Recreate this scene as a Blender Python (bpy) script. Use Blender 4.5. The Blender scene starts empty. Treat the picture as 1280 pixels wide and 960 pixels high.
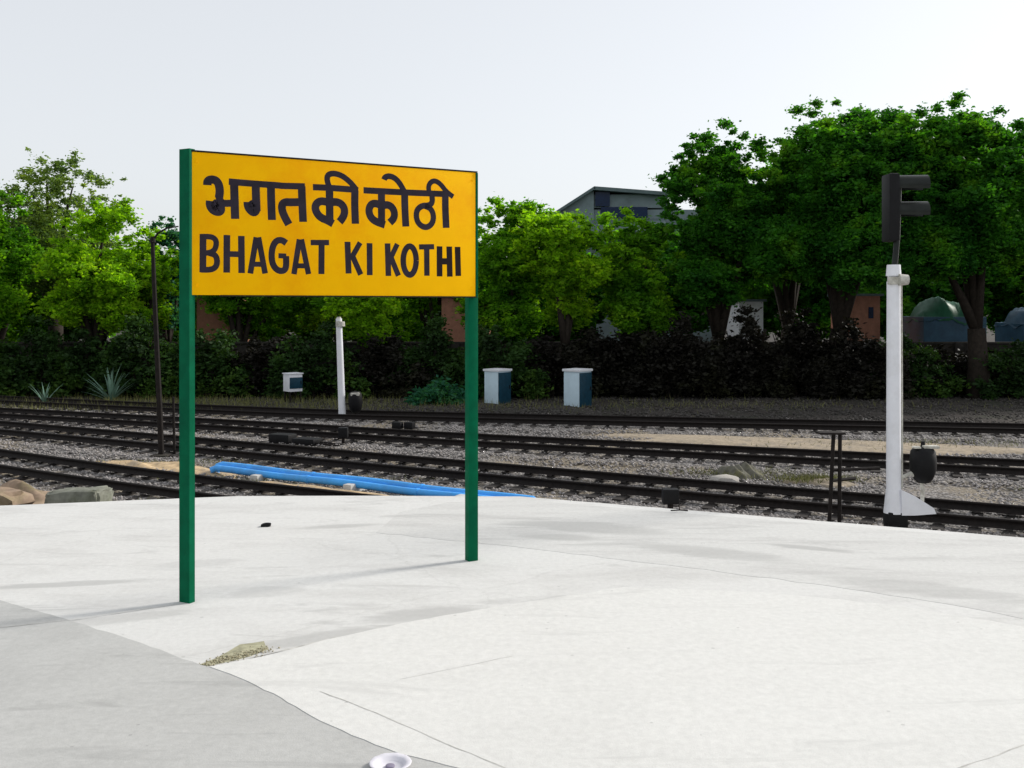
import bpy, bmesh, math, random
import numpy as np
from mathutils import Vector, Matrix

random.seed(7)
RNG = np.random.default_rng(11)
PI = math.pi
S = bpy.context.scene
COL = S.collection

# ------------------------------------------------------------------ camera, sky, sun, exposure
EYE = 3.1            # eye above the platform (seen from a train door)
GROUND = -1.1        # level of the track bed below the platform
F = 1250.0           # focal length in photograph pixels (1280 wide)
HOR = 383.0          # row of the horizon
cd = bpy.data.cameras.new('camera')
cam = bpy.data.objects.new('camera', cd)
COL.objects.link(cam)
cam.location = (0, 0, EYE)
cam.rotation_euler = (PI / 2, 0, 0)
cd.sensor_width = 36
cd.lens = 36 * F / 1280
cd.shift_y = -(480 - HOR) / 1280
cd.clip_end = 3000
S.camera = cam

SUN_EL, SUN_AZ = math.radians(30), math.radians(63)   # azimuth clockwise from +Y
w = bpy.data.worlds.new('World')
S.world = w
w.use_nodes = True
nt = w.node_tree
bg = nt.nodes['Background']
sky = nt.nodes.new('ShaderNodeTexSky')
sky.sky_type = 'NISHITA'
sky.sun_disc = False
sky.sun_elevation = SUN_EL
sky.sun_rotation = SUN_AZ
sky.air_density = 1.0
sky.dust_density = 1.6
sky.ozone_density = 1.5
hs = nt.nodes.new('ShaderNodeHueSaturation')
hs.inputs['Saturation'].default_value = 0.35
nt.links.new(sky.outputs[0], hs.inputs['Color'])
mxs = nt.nodes.new('ShaderNodeMix'); mxs.data_type = 'RGBA'      # thin high overcast evens the clear sky out
mxs.inputs[0].default_value = 0.72
mxs.inputs[7].default_value = (3.1, 3.19, 3.30, 1)
nt.links.new(hs.outputs[0], mxs.inputs[6])
nt.links.new(mxs.outputs[2], bg.inputs[0])
bg.inputs[1].default_value = 0.15

sd = bpy.data.lights.new('sun', 'SUN')
sd.energy = 2.5
sd.angle = math.radians(10)
sd.color = (1.0, 0.95, 0.88)
sun = bpy.data.objects.new('sun', sd)
COL.objects.link(sun)
sdir = Vector((math.sin(SUN_AZ) * math.cos(SUN_EL), math.cos(SUN_AZ) * math.cos(SUN_EL), math.sin(SUN_EL)))
sun.rotation_euler = (-sdir).to_track_quat('-Z', 'Y').to_euler()
sun.location = (20, 20, 30)

S.view_settings.view_transform = 'Standard'
S.view_settings.look = 'None'
S.view_settings.exposure = 0.68
S.view_settings.gamma = 1.0
S.cycles.max_bounces = 6
S.cycles.transparent_max_bounces = 6

# ------------------------------------------------------------------ helpers
def at(px, py, h=None, D=None):
    """survey: a point of the photograph on the level h below the eye, or at distance D"""
    if D is None:
        D = F * h / (py - HOR)
        return Vector(((px - 640) / F * D, D, EYE - h))
    return Vector(((px - 640) / F * D, D, EYE - (py - HOR) / F * D))

def hz(py, D):
    return EYE - (py - HOR) / F * D

def thing(name, label, cat, loc=(0, 0, 0), rz=0.0, group=None):
    o = bpy.data.objects.new(name, None)
    COL.objects.link(o)
    o.location = loc
    o.rotation_euler = (0, 0, rz)
    o.empty_display_size = 0.2
    tag(o, label, cat, group)
    return o

def tag(o, label, cat, group=None, kind=None):
    if label: o['label'] = label
    if cat: o['category'] = cat
    if group: o['group'] = group
    if kind: o['kind'] = kind
    return o

def link(name, me, mat=None, parent=None, kind=None, loc=None):
    o = bpy.data.objects.new(name, me)
    COL.objects.link(o)
    if mat is not None and len(me.materials) == 0:
        me.materials.append(mat)
    if parent is not None: o.parent = parent
    if kind: o['kind'] = kind
    if loc is not None: o.location = loc
    return o

def from_bm(name, bm, mat=None, parent=None, kind=None, smooth=False, loc=None):
    me = bpy.data.meshes.new(name)
    bmesh.ops.recalc_face_normals(bm, faces=bm.faces)
    bm.to_mesh(me)
    bm.free()
    me.polygons.foreach_set('use_smooth', [True] * len(me.polygons))
    if not smooth:
        me.set_sharp_from_angle(angle=math.radians(38))
    return link(name, me, mat, parent, kind, loc)

def quads_mesh(name, V, nper, smooth=False):
    """V: (n, nper, 3) separate polygons"""
    n = V.shape[0]
    me = bpy.data.meshes.new(name)
    me.vertices.add(n * nper)
    me.vertices.foreach_set('co', V.astype(np.float32).ravel())
    me.loops.add(n * nper)
    me.loops.foreach_set('vertex_index', np.arange(n * nper, dtype=np.int32))
    me.polygons.add(n)
    me.polygons.foreach_set('loop_start', np.arange(0, n * nper, nper, dtype=np.int32))
    me.update(calc_edges=True)
    return me

def idx_mesh(name, V, Fc):
    me = bpy.data.meshes.new(name)
    V = np.asarray(V, dtype=np.float32); Fc = np.asarray(Fc, dtype=np.int32)
    k = Fc.shape[1]
    me.vertices.add(len(V)); me.vertices.foreach_set('co', V.ravel())
    me.loops.add(Fc.size); me.loops.foreach_set('vertex_index', Fc.ravel())
    me.polygons.add(len(Fc)); me.polygons.foreach_set('loop_start', np.arange(0, Fc.size, k, dtype=np.int32))
    me.update(calc_edges=True)
    return me

def box(bm, c, s, rz=0.0, bevel=0.0, rot=None):
    M = Matrix.Translation(c) @ (rot if rot is not None else Matrix.Rotation(rz, 4, 'Z')) @ Matrix.Diagonal((s[0], s[1], s[2], 1))
    r = bmesh.ops.create_cube(bm, size=1, matrix=M)
    if bevel:
        es = list({e for v in r['verts'] for e in v.link_edges})
        bmesh.ops.bevel(bm, geom=es, offset=bevel, segments=2, affect='EDGES', profile=0.6)

def cyl(bm, a, b, r0, r1=None, n=16, caps=True):
    a = Vector(a); b = Vector(b); d = b - a
    if r1 is None: r1 = r0
    q = d.to_track_quat('Z', 'Y').to_matrix().to_4x4()
    M = Matrix.Translation((a + b) / 2) @ q
    bmesh.ops.create_cone(bm, cap_ends=caps, segments=n, radius1=r0, radius2=r1, depth=d.length, matrix=M)

def tube(bm, pts, rad, n=8):
    """swept tube with rings joined along the points"""
    pts = [Vector(p) for p in pts]
    rings = []
    for i, p in enumerate(pts):
        t = (pts[min(i + 1, len(pts) - 1)] - pts[max(i - 1, 0)]).normalized()
        up = Vector((0, 0, 1)) if abs(t.z) < 0.9 else Vector((1, 0, 0))
        u = t.cross(up).normalized(); v = u.cross(t)
        r = rad[i] if hasattr(rad, '__len__') else rad
        rings.append([bm.verts.new(p + u * math.cos(2 * PI * k / n) * r + v * math.sin(2 * PI * k / n) * r) for k in range(n)])
    for a, b in zip(rings, rings[1:]):
        for k in range(n):
            bm.faces.new((a[k], a[(k + 1) % n], b[(k + 1) % n], b[k]))
    bm.faces.new(rings[0][::-1]); bm.faces.new(rings[-1])

def drum(bm, c, r, h, n=20):
    prof = [(0.0, -0.5), (0.45, -0.5), (0.75, -0.38), (0.98, -0.15), (1.0, 0.1), (0.92, 0.36), (0.7, 0.46), (0.0, 0.5)]
    rings = []
    for a, z in prof:
        if a == 0: rings.append([bm.verts.new((c[0], c[1], c[2] + z * h))])
        else: rings.append([bm.verts.new((c[0] + a * r * math.cos(2 * PI * i / n), c[1] + a * r * math.sin(2 * PI * i / n), c[2] + z * h)) for i in range(n)])
    for a, b in zip(rings, rings[1:]):
        for i in range(n):
            j = (i + 1) % n
            if len(a) == 1: bm.faces.new((a[0], b[j], b[i]))
            elif len(b) == 1: bm.faces.new((a[i], a[j], b[0]))
            else: bm.faces.new((a[i], a[j], b[j], b[i]))

def slab(bm, pts, z0, z1):
    """prism of a ground outline"""
    lo = [bm.verts.new((p[0], p[1], z0)) for p in pts]
    hi = [bm.verts.new((p[0], p[1], z1)) for p in pts]
    n = len(pts)
    bm.faces.new(hi); bm.faces.new(lo[::-1])
    for i in range(n):
        bm.faces.new((lo[i], lo[(i + 1) % n], hi[(i + 1) % n], hi[i]))

# ------------------------------------------------------------------ materials
def new_mat(name):
    m = bpy.data.materials.new(name)
    m.use_nodes = True
    return m, m.node_tree.nodes, m.node_tree.links, m.node_tree.nodes['Principled BSDF']

def noise(N, L, scale, detail=4, rough=0.6, coord='Object', vec=None, dist=0.0):
    t = N.new('ShaderNodeTexNoise')
    t.inputs['Scale'].default_value = scale
    t.inputs['Detail'].default_value = detail
    t.inputs['Roughness'].default_value = rough
    t.inputs['Distortion'].default_value = dist
    if vec is None:
        tc = N.new('ShaderNodeTexCoord')
        vec = tc.outputs[coord]
    L.new(vec, t.inputs['Vector'])
    return t

def ramp(N, L, src, stops):
    r = N.new('ShaderNodeValToRGB')
    e = r.color_ramp.elements
    while len(e) < len(stops): e.new(0.5)
    for i, (p, c) in enumerate(stops):
        e[i].position = p
        e[i].color = (c[0], c[1], c[2], 1) if hasattr(c, '__len__') else (c, c, c, 1)
    L.new(src, r.inputs[0])
    return r

def mix(N, L, fac, a, b, mode='MIX'):
    m = N.new('ShaderNodeMix'); m.data_type = 'RGBA'; m.blend_type = mode
    if hasattr(fac, 'default_value') or hasattr(fac, 'is_output'): L.new(fac, m.inputs[0])
    else: m.inputs[0].default_value = fac
    for s, x in ((6, a), (7, b)):
        if isinstance(x, (tuple, list)): m.inputs[s].default_value = (x[0], x[1], x[2], 1)
        else: L.new(x, m.inputs[s])
    return m.outputs[2]

def bump(N, L, P, h, strength=0.3, dist=0.02):
    b = N.new('ShaderNodeBump')
    b.inputs['Strength'].default_value = strength
    b.inputs['Distance'].default_value = dist
    L.new(h, b.inputs['Height'])
    L.new(b.outputs[0], P.inputs['Normal'])

def simple(name, col, rough=0.6, metal=0.0, var=0.15, scale=6.0, bmp=0.1, dirt=None, dirt_amt=0.5, spec=0.2):
    m, N, L, P = new_mat(name)
    n = noise(N, L, scale, 5, 0.65)
    a = tuple(c * (1 - var) for c in col); b = tuple(min(1, c * (1 + var)) for c in col)
    c = ramp(N, L, n.outputs[0], [(0.3, a), (0.7, b)]).outputs[0]
    if dirt:
        n2 = noise(N, L, scale * 0.37, 6, 0.7)
        f = ramp(N, L, n2.outputs[0], [(0.5, 0.0), (0.68, dirt_amt)])
        c = mix(N, L, f.outputs[0], c, dirt)
    L.new(c, P.inputs['Base Color'])
    P.inputs['Roughness'].default_value = rough
    P.inputs['Metallic'].default_value = metal
    P.inputs['Specular IOR Level'].default_value = spec
    if bmp: bump(N, L, P, n.outputs[0], bmp, 0.01)
    return m

def concrete(name, base, stain, s=0.6, streak=(1, 1, 1), amt=0.55, cracks=0.0, grime=0.66, dark_patches=()):
    m, N, L, P = new_mat(name)
    tc = N.new('ShaderNodeTexCoord')
    mp = N.new('ShaderNodeMapping'); mp.inputs['Scale'].default_value = streak
    mp.inputs['Rotation'].default_value = (0, 0, math.radians(27))
    L.new(tc.outputs['Object'], mp.inputs[0])
    big = noise(N, L, s, 6, 0.62, vec=mp.outputs[0], dist=0.4)
    fine = noise(N, L, 14, 6, 0.7, vec=tc.outputs['Object'])
    grit = noise(N, L, 90, 3, 0.6, vec=tc.outputs['Object'])
    fb = ramp(N, L, big.outputs[0], [(0.47, 0.0), (0.72, amt)])
    c = mix(N, L, fb.outputs[0], base, stain)
    ff = ramp(N, L, fine.outputs[0], [(0.3, 0.90), (0.7, 1.05)])
    c = mix(N, L, 1.0, c, ff.outputs[0], 'MULTIPLY')
    fg = ramp(N, L, grit.outputs[0], [(0.3, 0.93), (0.6, 1.03)])
    c = mix(N, L, 1.0, c, fg.outputs[0], 'MULTIPLY')
    if cracks:
        wv = noise(N, L, 1.3, 5, 0.7, vec=tc.outputs['Object'])
        add = N.new('ShaderNodeMix'); add.data_type = 'RGBA'; add.inputs[0].default_value = 0.35
        L.new(tc.outputs['Object'], add.inputs[6]); L.new(wv.outputs['Color'], add.inputs[7])
        v = N.new('ShaderNodeTexVoronoi'); v.feature = 'DISTANCE_TO_EDGE'
        v.inputs['Scale'].default_value = 0.42
        L.new(add.outputs[2], v.inputs['Vector'])
        fc = ramp(N, L, v.outputs['Distance'], [(0.0, cracks), (0.006, 0.0)])
        c = mix(N, L, fc.outputs[0], c, (0.12, 0.115, 0.10))
    # drag marks and blotches of grime
    mp2 = N.new('ShaderNodeMapping'); mp2.inputs['Scale'].default_value = (0.5, 2.6, 1); mp2.inputs['Rotation'].default_value = (0, 0, math.radians(20))
    L.new(tc.outputs['Object'], mp2.inputs[0])
    sm = noise(N, L, 0.9, 7, 0.68, vec=mp2.outputs[0], dist=1.2)
    fs = ramp(N, L, sm.outputs[0], [(0.56, 0.0), (0.66, 0.5), (0.8, 0.8)])
    c = mix(N, L, fs.outputs[0], c, tuple(v * grime for v in base))
    sp = N.new('ShaderNodeTexVoronoi'); sp.inputs['Scale'].default_value = 5.5
    L.new(tc.outputs['Object'], sp.inputs['Vector'])
    spc = N.new('ShaderNodeSeparateColor'); L.new(sp.outputs['Color'], spc.inputs[0])
    rad = N.new('ShaderNodeMath'); rad.operation = 'MULTIPLY'; rad.inputs[1].default_value = 0.10; L.new(spc.outputs[0], rad.inputs[0])
    lt = N.new('ShaderNodeMath'); lt.operation = 'LESS_THAN'; L.new(sp.outputs['Distance'], lt.inputs[0]); L.new(rad.outputs[0], lt.inputs[1])
    pk = N.new('ShaderNodeMath'); pk.operation = 'GREATER_THAN'; pk.inputs[1].default_value = 0.6; L.new(spc.outputs[1], pk.inputs[0])
    ml = N.new('ShaderNodeMath'); ml.operation = 'MULTIPLY'; L.new(lt.outputs[0], ml.inputs[0]); L.new(pk.outputs[0], ml.inputs[1])
    ml2 = N.new('ShaderNodeMath'); ml2.operation = 'MULTIPLY'; ml2.inputs[1].default_value = 0.45; L.new(ml.outputs[0], ml2.inputs[0])
    c = mix(N, L, ml2.outputs[0], c, tuple(v * 0.5 for v in base))
    # soft dark patches in the concrete, each where it lies on the platform
    for (sx, sy, rx, ry, rot, am) in dark_patches:
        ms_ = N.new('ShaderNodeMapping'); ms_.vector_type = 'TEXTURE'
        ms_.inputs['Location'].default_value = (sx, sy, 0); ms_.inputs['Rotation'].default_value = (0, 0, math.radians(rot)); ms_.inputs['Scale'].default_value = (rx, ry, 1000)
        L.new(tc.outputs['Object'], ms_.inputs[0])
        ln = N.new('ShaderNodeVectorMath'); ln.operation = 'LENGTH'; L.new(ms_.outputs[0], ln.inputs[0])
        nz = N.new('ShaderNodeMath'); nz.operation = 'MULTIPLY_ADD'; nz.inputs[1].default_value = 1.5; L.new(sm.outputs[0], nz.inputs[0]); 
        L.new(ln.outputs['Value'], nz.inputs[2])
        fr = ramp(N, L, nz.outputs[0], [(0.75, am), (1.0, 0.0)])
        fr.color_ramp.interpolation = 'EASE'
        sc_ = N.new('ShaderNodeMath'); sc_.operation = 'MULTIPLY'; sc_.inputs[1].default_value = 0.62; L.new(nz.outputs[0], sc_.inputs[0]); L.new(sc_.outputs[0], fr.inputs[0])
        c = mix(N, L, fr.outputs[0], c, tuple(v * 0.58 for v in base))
    L.new(c, P.inputs['Base Color'])
    P.inputs['Roughness'].default_value = 0.88
    ad = N.new('ShaderNodeMath'); ad.operation = 'ADD'
    L.new(fine.outputs[0], ad.inputs[0]); L.new(grit.outputs[0], ad.inputs[1])
    bump(N, L, P, ad.outputs[0], 0.25, 0.006)
    return m

M_OLD = concrete('platform_concrete', (0.59, 0.59, 0.575), (0.46, 0.455, 0.44), 0.55, (1.0, 2.2, 1), 0.7, cracks=0.10, dark_patches=[(-0.89, 10.06, 1.0, 0.35, 20, 0.55), (-1.8, 9.38, 0.9, 0.22, 30, 0.5), (-4.91, 11.17, 1.3, 0.16, 10, 0.6), (-2.48, 14.09, 0.8, 0.18, 15, 0.5), (-0.46, 14.41, 1.5, 0.5, 0, 0.45), (-3.85, 12.03, 0.7, 0.3, 15, 0.3), (-2.69, 10.85, 0.6, 0.3, 20, 0.35), (-3.95, 9.89, 1.2, 0.2, 25, 0.4), (1.12, 13.99, 1.8, 0.5, -20, 0.5), (2.42, 12.62, 1.6, 0.4, -25, 0.45), (3.8, 12.83, 0.9, 0.15, -25, 0.6), (4.49, 11.01, 1.6, 0.4, -27, 0.4), (0.64, 13.41, 0.9, 0.3, -10, 0.5)])
M_FAR = concrete('worn_concrete', (0.55, 0.55, 0.535), (0.42, 0.415, 0.405), 0.7, (0.7, 3.0, 1), 0.7, dark_patches=[(1.12, 13.99, 1.8, 0.5, -20, 0.5), (2.42, 12.62, 1.6, 0.4, -25, 0.45), (3.8, 12.83, 0.9, 0.15, -25, 0.6), (4.49, 11.01, 1.6, 0.4, -27, 0.4), (0.64, 13.41, 0.9, 0.3, -10, 0.5)])
M_NEW = concrete('pale_concrete', (0.62, 0.62, 0.60), (0.55, 0.55, 0.53), 0.35, (1, 1.6, 1), 0.6, grime=0.78)
M_GREY = concrete('grey_concrete', (0.43, 0.432, 0.42), (0.35, 0.35, 0.34), 0.8, (1, 1, 1), 0.7)

def ballast_material():
    m, N, L, P = new_mat('ballast')
    tc = N.new('ShaderNodeTexCoord')
    v = N.new('ShaderNodeTexVoronoi'); v.inputs['Scale'].default_value = 13
    L.new(tc.outputs['Object'], v.inputs['Vector'])
    hv = N.new('ShaderNodeSeparateColor'); L.new(v.outputs['Color'], hv.inputs[0])
    st = ramp(N, L, hv.outputs[0], [(0.0, (0.09, 0.082, 0.076)), (0.5, (0.21, 0.195, 0.185)), (1.0, (0.36, 0.34, 0.33))])
    edge = ramp(N, L, v.outputs['Distance'], [(0.35, 1.0), (0.75, 0.35)])
    c = mix(N, L, 1.0, st.outputs[0], edge.outputs[0], 'MULTIPLY')
    n = noise(N, L, 0.35, 6, 0.62, vec=tc.outputs['Object'])
    f = ramp(N, L, n.outputs[0], [(0.50, 0.0), (0.62, 0.85)])
    n3 = noise(N, L, 9, 5, 0.7, vec=tc.outputs['Object'])
    soil = ramp(N, L, n3.outputs[0], [(0.3, (0.14, 0.115, 0.08)), (0.7, (0.27, 0.225, 0.16))])
    c = mix(N, L, f.outputs[0], c, soil.outputs[0])
    L.new(c, P.inputs['Base Color'])
    P.inputs['Roughness'].default_value = 0.95
    iv = N.new('ShaderNodeMath'); iv.operation = 'SUBTRACT'; iv.inputs[0].default_value = 1
    L.new(v.outputs['Distance'], iv.inputs[1])
    bump(N, L, P, iv.outputs[0], 0.9, 0.05)
    return m
M_BALLAST = ballast_material()

def stone_material(name, lo, hi):
    m, N, L, P = new_mat(name)
    g = N.new('ShaderNodeNewGeometry')
    r = ramp(N, L, g.outputs['Random Per Island'], [(0.0, lo), (0.55, tuple((a + b) / 2 for a, b in zip(lo, hi))), (1.0, hi)])
    n = noise(N, L, 25, 3)
    c = mix(N, L, 0.35, r.outputs[0], ramp(N, L, n.outputs[0], [(0.3, lo), (0.7, hi)]).outputs[0])
    L.new(c, P.inputs['Base Color']); P.inputs['Roughness'].default_value = 0.9
    return m
M_STONE = stone_material('ballast_stone', (0.085, 0.077, 0.072), (0.38, 0.355, 0.345))
M_PALESTONE = stone_material('pale_stone', (0.30, 0.28, 0.25), (0.55, 0.53, 0.5))

M_SAND = simple('sandy_soil', (0.50, 0.37, 0.22), 0.95, var=0.35, scale=5, bmp=0.6, dirt=(0.30, 0.25, 0.19), dirt_amt=0.8)
M_TAN = simple('tan_ballast_dust', (0.33, 0.275, 0.205), 0.95, var=0.3, scale=9, bmp=0.6, dirt=(0.20, 0.175, 0.15), dirt_amt=0.9)
M_MOSS = simple('mossy_soil', (0.13, 0.125, 0.10), 0.95, var=0.4, scale=7, bmp=0.6, dirt=(0.16, 0.15, 0.06), dirt_amt=0.8)
M_PINK = simple('pink_earth', (0.27, 0.20, 0.145), 0.95, var=0.3, scale=4, bmp=0.6, dirt=(0.17, 0.15, 0.08), dirt_amt=0.8)
M_DARKSOIL = simple('dark_soil_and_shade', (0.042, 0.036, 0.032), 0.95, var=0.5, scale=1.5, bmp=0.5, dirt=(0.03, 0.035, 0.02), dirt_amt=0.8)  # dark soil, with the shade under the trees put into its colour
M_RAIL = simple('rusty_rail_steel', (0.014, 0.011, 0.010), 0.75, 0.0, var=0.4, scale=12, bmp=0.2)
M_SLEEPER = simple('dark_sleeper_concrete', (0.035, 0.031, 0.029), 0.9, var=0.4, scale=9, bmp=0.3, dirt=(0.08, 0.072, 0.066), dirt_amt=0.5)
M_YELLOW = simple('yellow_sign_paint', (0.97, 0.50, 0.0), 0.6, var=0.05, scale=1.6, bmp=0.03, dirt=(0.86, 0.32, 0.0), dirt_amt=0.75, spec=0.06)
M_INK = simple('dark_navy_lettering', (0.020, 0.015, 0.026), 0.6, var=0.4, scale=6, bmp=0.0)
M_INK2 = simple('black_lettering', (0.010, 0.004, 0.006), 0.45, var=0.3, scale=6, bmp=0.0)
M_GREEN = simple('green_post_paint', (0.0, 0.10, 0.045), 0.6, var=0.2, scale=5, bmp=0.06, dirt=(0.0, 0.06, 0.035), dirt_amt=0.5, spec=0.06)
M_WHITE = simple('white_paint', (0.78, 0.79, 0.83), 0.45, var=0.05, scale=3, bmp=0.05, dirt=(0.5, 0.5, 0.48), dirt_amt=0.35)
M_OFFWHITE = simple('weathered_white_paint', (0.48, 0.47, 0.42), 0.6, var=0.3, scale=14, bmp=0.2, dirt=(0.2, 0.18, 0.14), dirt_amt=0.8)
M_BLACK = simple('black_paint', (0.006, 0.006, 0.007), 0.6, var=0.3, scale=6, bmp=0.05)
M_HOOD = simple('dull_black_hood', (0.014, 0.017, 0.015), 0.35, var=0.3, scale=6, bmp=0.05)
M_RUST = simple('rusted_iron', (0.014, 0.011, 0.010), 0.8, 0.0, var=0.5, scale=9, bmp=0.3)
M_BLUE = simple('blue_pipe_paint', (0.07, 0.38, 0.88), 0.38, var=0.12, scale=3, bmp=0.05, dirt=(0.10, 0.24, 0.45), dirt_amt=0.5)
M_TEAL = simple('dark_teal_door_paint', (0.008, 0.045, 0.075), 0.45, var=0.25, scale=5, bmp=0.05)
M_PALEBLUE = simple('pale_blue_cabinet_paint', (0.56, 0.70, 0.78), 0.45, var=0.06, scale=4, bmp=0.05)
M_BARK = simple('bark', (0.028, 0.022, 0.017), 0.9, var=0.4, scale=7, bmp=0.8)
M_WALL = simple('shade_dark_boundary_wall', (0.035, 0.032, 0.028), 0.95, var=0.45, scale=2.5, bmp=0.5, dirt=(0.065, 0.055, 0.045), dirt_amt=0.6)  # weathered stone, colour taken near black to carry the tree shade
M_BRICK = simple('pink_brick_wall', (0.42, 0.20, 0.14), 0.9, var=0.2, scale=4, bmp=0.3)
M_ROOF = simple('grey_green_roof_sheet', (0.11, 0.15, 0.155), 0.6, var=0.2, scale=1.2, bmp=0.1)
M_PLASTER = simple('bluish_plaster', (0.19, 0.24, 0.255), 0.85, var=0.15, scale=1.0, bmp=0.1, dirt=(0.12, 0.15, 0.15), dirt_amt=0.6)
M_GLASS = simple('dark_window_and_eave_shade', (0.006, 0.02, 0.06), 0.25, var=0.2, scale=2, bmp=0.0)
M_TARPG = simple('green_tarpaulin', (0.02, 0.10, 0.055), 0.5, var=0.35, scale=1.5, bmp=0.5)
M_TARPB = simple('blue_tarpaulin', (0.03, 0.075, 0.12), 0.5, var=0.3, scale=1.5, bmp=0.4)

def leaf_mat(name, dark, light, yellow, trans=0.35, glow=(1.5, 1.5, 0.4)):
    m, N, L, P = new_mat(name)
    tc = N.new('ShaderNodeTexCoord')
    n1 = noise(N, L, 0.55, 3, 0.6, vec=tc.outputs['Object'])
    g = N.new('ShaderNodeNewGeometry')
    a = ramp(N, L, n1.outputs[0], [(0.35, dark), (0.55, light), (0.72, yellow)])
    rr = ramp(N, L, g.outputs['Random Per Island'], [(0, 0.65), (1, 1.25)])
    c = mix(N, L, 1.0, a.outputs[0], rr.outputs[0], 'MULTIPLY')
    L.new(c, P.inputs['Base Color'])
    P.inputs['Roughness'].default_value = 0.55
    P.inputs['Specular IOR Level'].default_value = 0.12
    t = N.new('ShaderNodeBsdfTranslucent')
    c2 = mix(N, L, 1.0, c, glow, 'MULTIPLY')
    L.new(c2, t.inputs[0])
    ms = N.new('ShaderNodeMixShader'); ms.inputs[0].default_value = trans
    L.new(P.outputs[0], ms.inputs[1]); L.new(t.outputs[0], ms.inputs[2])
    L.new(ms.outputs[0], N['Material Output'].inputs[0])
    return m
LEAF = {
    'deep':   leaf_mat('deep_green_leaves', (0.018, 0.10, 0.012), (0.055, 0.21, 0.018), (0.16, 0.36, 0.02), 0.55),
    'yellow': leaf_mat('yellow_green_leaves', (0.10, 0.25, 0.012), (0.24, 0.46, 0.014), (0.40, 0.58, 0.03), 0.6),
    'mid':    leaf_mat('mid_green_leaves', (0.045, 0.17, 0.012), (0.14, 0.34, 0.014), (0.28, 0.48, 0.02), 0.6),
    'grey':   leaf_mat('grey_green_leaves', (0.09, 0.17, 0.06), (0.16, 0.25, 0.07), (0.24, 0.34, 0.06), 0.5),
    'teal':   leaf_mat('bluish_green_leaves', (0.02, 0.11, 0.07), (0.04, 0.16, 0.09), (0.08, 0.22, 0.08), 0.5),
    'shade':  leaf_mat('shade_dark_undergrowth_leaves', (0.014, 0.0125, 0.0105), (0.018, 0.0175, 0.0125), (0.027, 0.029, 0.012), 0.12),  # deep shade under the trees is put into these near-black leaf colours
    'dusk':   leaf_mat('shade_green_undergrowth_leaves', (0.020, 0.045, 0.014), (0.035, 0.085, 0.018), (0.08, 0.15, 0.02), 0.3),  # greener leaves, likewise darkened in colour for the under-tree shade
}

# ------------------------------------------------------------------ ground
def ground_height(x, y):
    z = GROUND + 0.03 * math.sin(x * 0.7 + y * 0.31) + 0.02 * math.sin(x * 1.9 - y * 1.3)
    return z

def build_ground():
    xs = list(np.linspace(-60, 60, 161)); ys = list(np.linspace(-30, 44, 90))
    V = []; Fc = []
    for y in ys:
        for x in xs:
            z = ground_height(x, y) if y > 10 else GROUND
            V.append((x, y, z))
    nx = len(xs)
    for j in range(len(ys) - 1):
        for i in range(nx - 1):
            a = j * nx + i
            Fc.append((a, a + 1, a + 1 + nx, a + nx))
    link('track_bed', idx_mesh('track_bed', V, Fc), M_BALLAST, kind='structure')
    bm = bmesh.new()
    # far sheet to the horizon
    R = 1500
    vs = [bm.verts.new(p) for p in ((-R, -R, GROUND - 0.12), (R, -R, GROUND - 0.12), (R, R, GROUND - 0.12), (-R, R, GROUND - 0.12))]
    bm.faces.new(vs)
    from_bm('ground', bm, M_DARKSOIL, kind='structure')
build_ground()

def mound(name, c, rx, ry, h, rz, mat, label=None, seed=0, z0=None, rough=0.35):
    rs = np.random.default_rng(seed)
    n = 34
    ph = rs.uniform(0, 6.28, 6)
    V = []; Fc = []
    for j in range(n + 1):
        for i in range(n + 1):
            u = i / n * 2 - 1; v = j / n * 2 - 1
            r = math.sqrt(u * u + v * v)
            ang = math.atan2(v, u)
            edge = 0.8 + 0.12 * math.sin(3 * ang + ph[0]) + 0.08 * math.sin(5 * ang + ph[1])
            k = max(0.0, 1 - (r / edge) ** 2)
            z = h * (k ** 0.8) * (1 + rough * math.sin(u * 7 + ph[2]) * math.sin(v * 6 + ph[3]) + rough * 0.5 * math.sin(u * 17 + ph[4] + v * 13)) - (0.10 if k <= 0 else 0.0)
            x = u * rx; y = v * ry
            X = c[0] + x * math.cos(rz) - y * math.sin(rz); Y = c[1] + x * math.sin(rz) + y * math.cos(rz)
            V.append((X, Y, (c[2] if z0 is None else z0) + z))
    for j in range(n):
        for i in range(n):
            a = j * (n + 1) + i
            Fc.append((a, a + 1, a + n + 2, a + n + 1))
    me = idx_mesh(name, V, Fc)
    me.polygons.foreach_set('use_smooth', [True] * len(me.polygons))
    return link(name, me, mat, kind='structure')

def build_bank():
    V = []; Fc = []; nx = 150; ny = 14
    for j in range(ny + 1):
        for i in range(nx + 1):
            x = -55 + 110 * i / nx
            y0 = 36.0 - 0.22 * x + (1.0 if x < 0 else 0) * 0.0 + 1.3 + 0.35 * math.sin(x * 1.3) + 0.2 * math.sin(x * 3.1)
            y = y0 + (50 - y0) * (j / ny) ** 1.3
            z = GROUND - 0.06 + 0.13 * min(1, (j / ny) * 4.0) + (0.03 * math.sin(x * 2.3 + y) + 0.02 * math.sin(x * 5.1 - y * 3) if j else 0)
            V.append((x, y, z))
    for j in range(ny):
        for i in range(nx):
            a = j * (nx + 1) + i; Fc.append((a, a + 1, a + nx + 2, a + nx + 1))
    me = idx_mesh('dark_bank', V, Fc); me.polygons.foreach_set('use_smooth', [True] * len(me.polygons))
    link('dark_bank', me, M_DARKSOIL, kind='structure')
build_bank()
TR = math.radians(-27.7)
GZ = GROUND + 0.02
mound('sandy_soil', (-8.9, 25.6, GZ), 3.4, 0.8, 0.14, TR, M_SAND, seed=1)
mound('sandy_soil', (-4.4, 22.3, GZ), 3.6, 0.75, 0.13, TR, M_SAND, seed=2)
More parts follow.
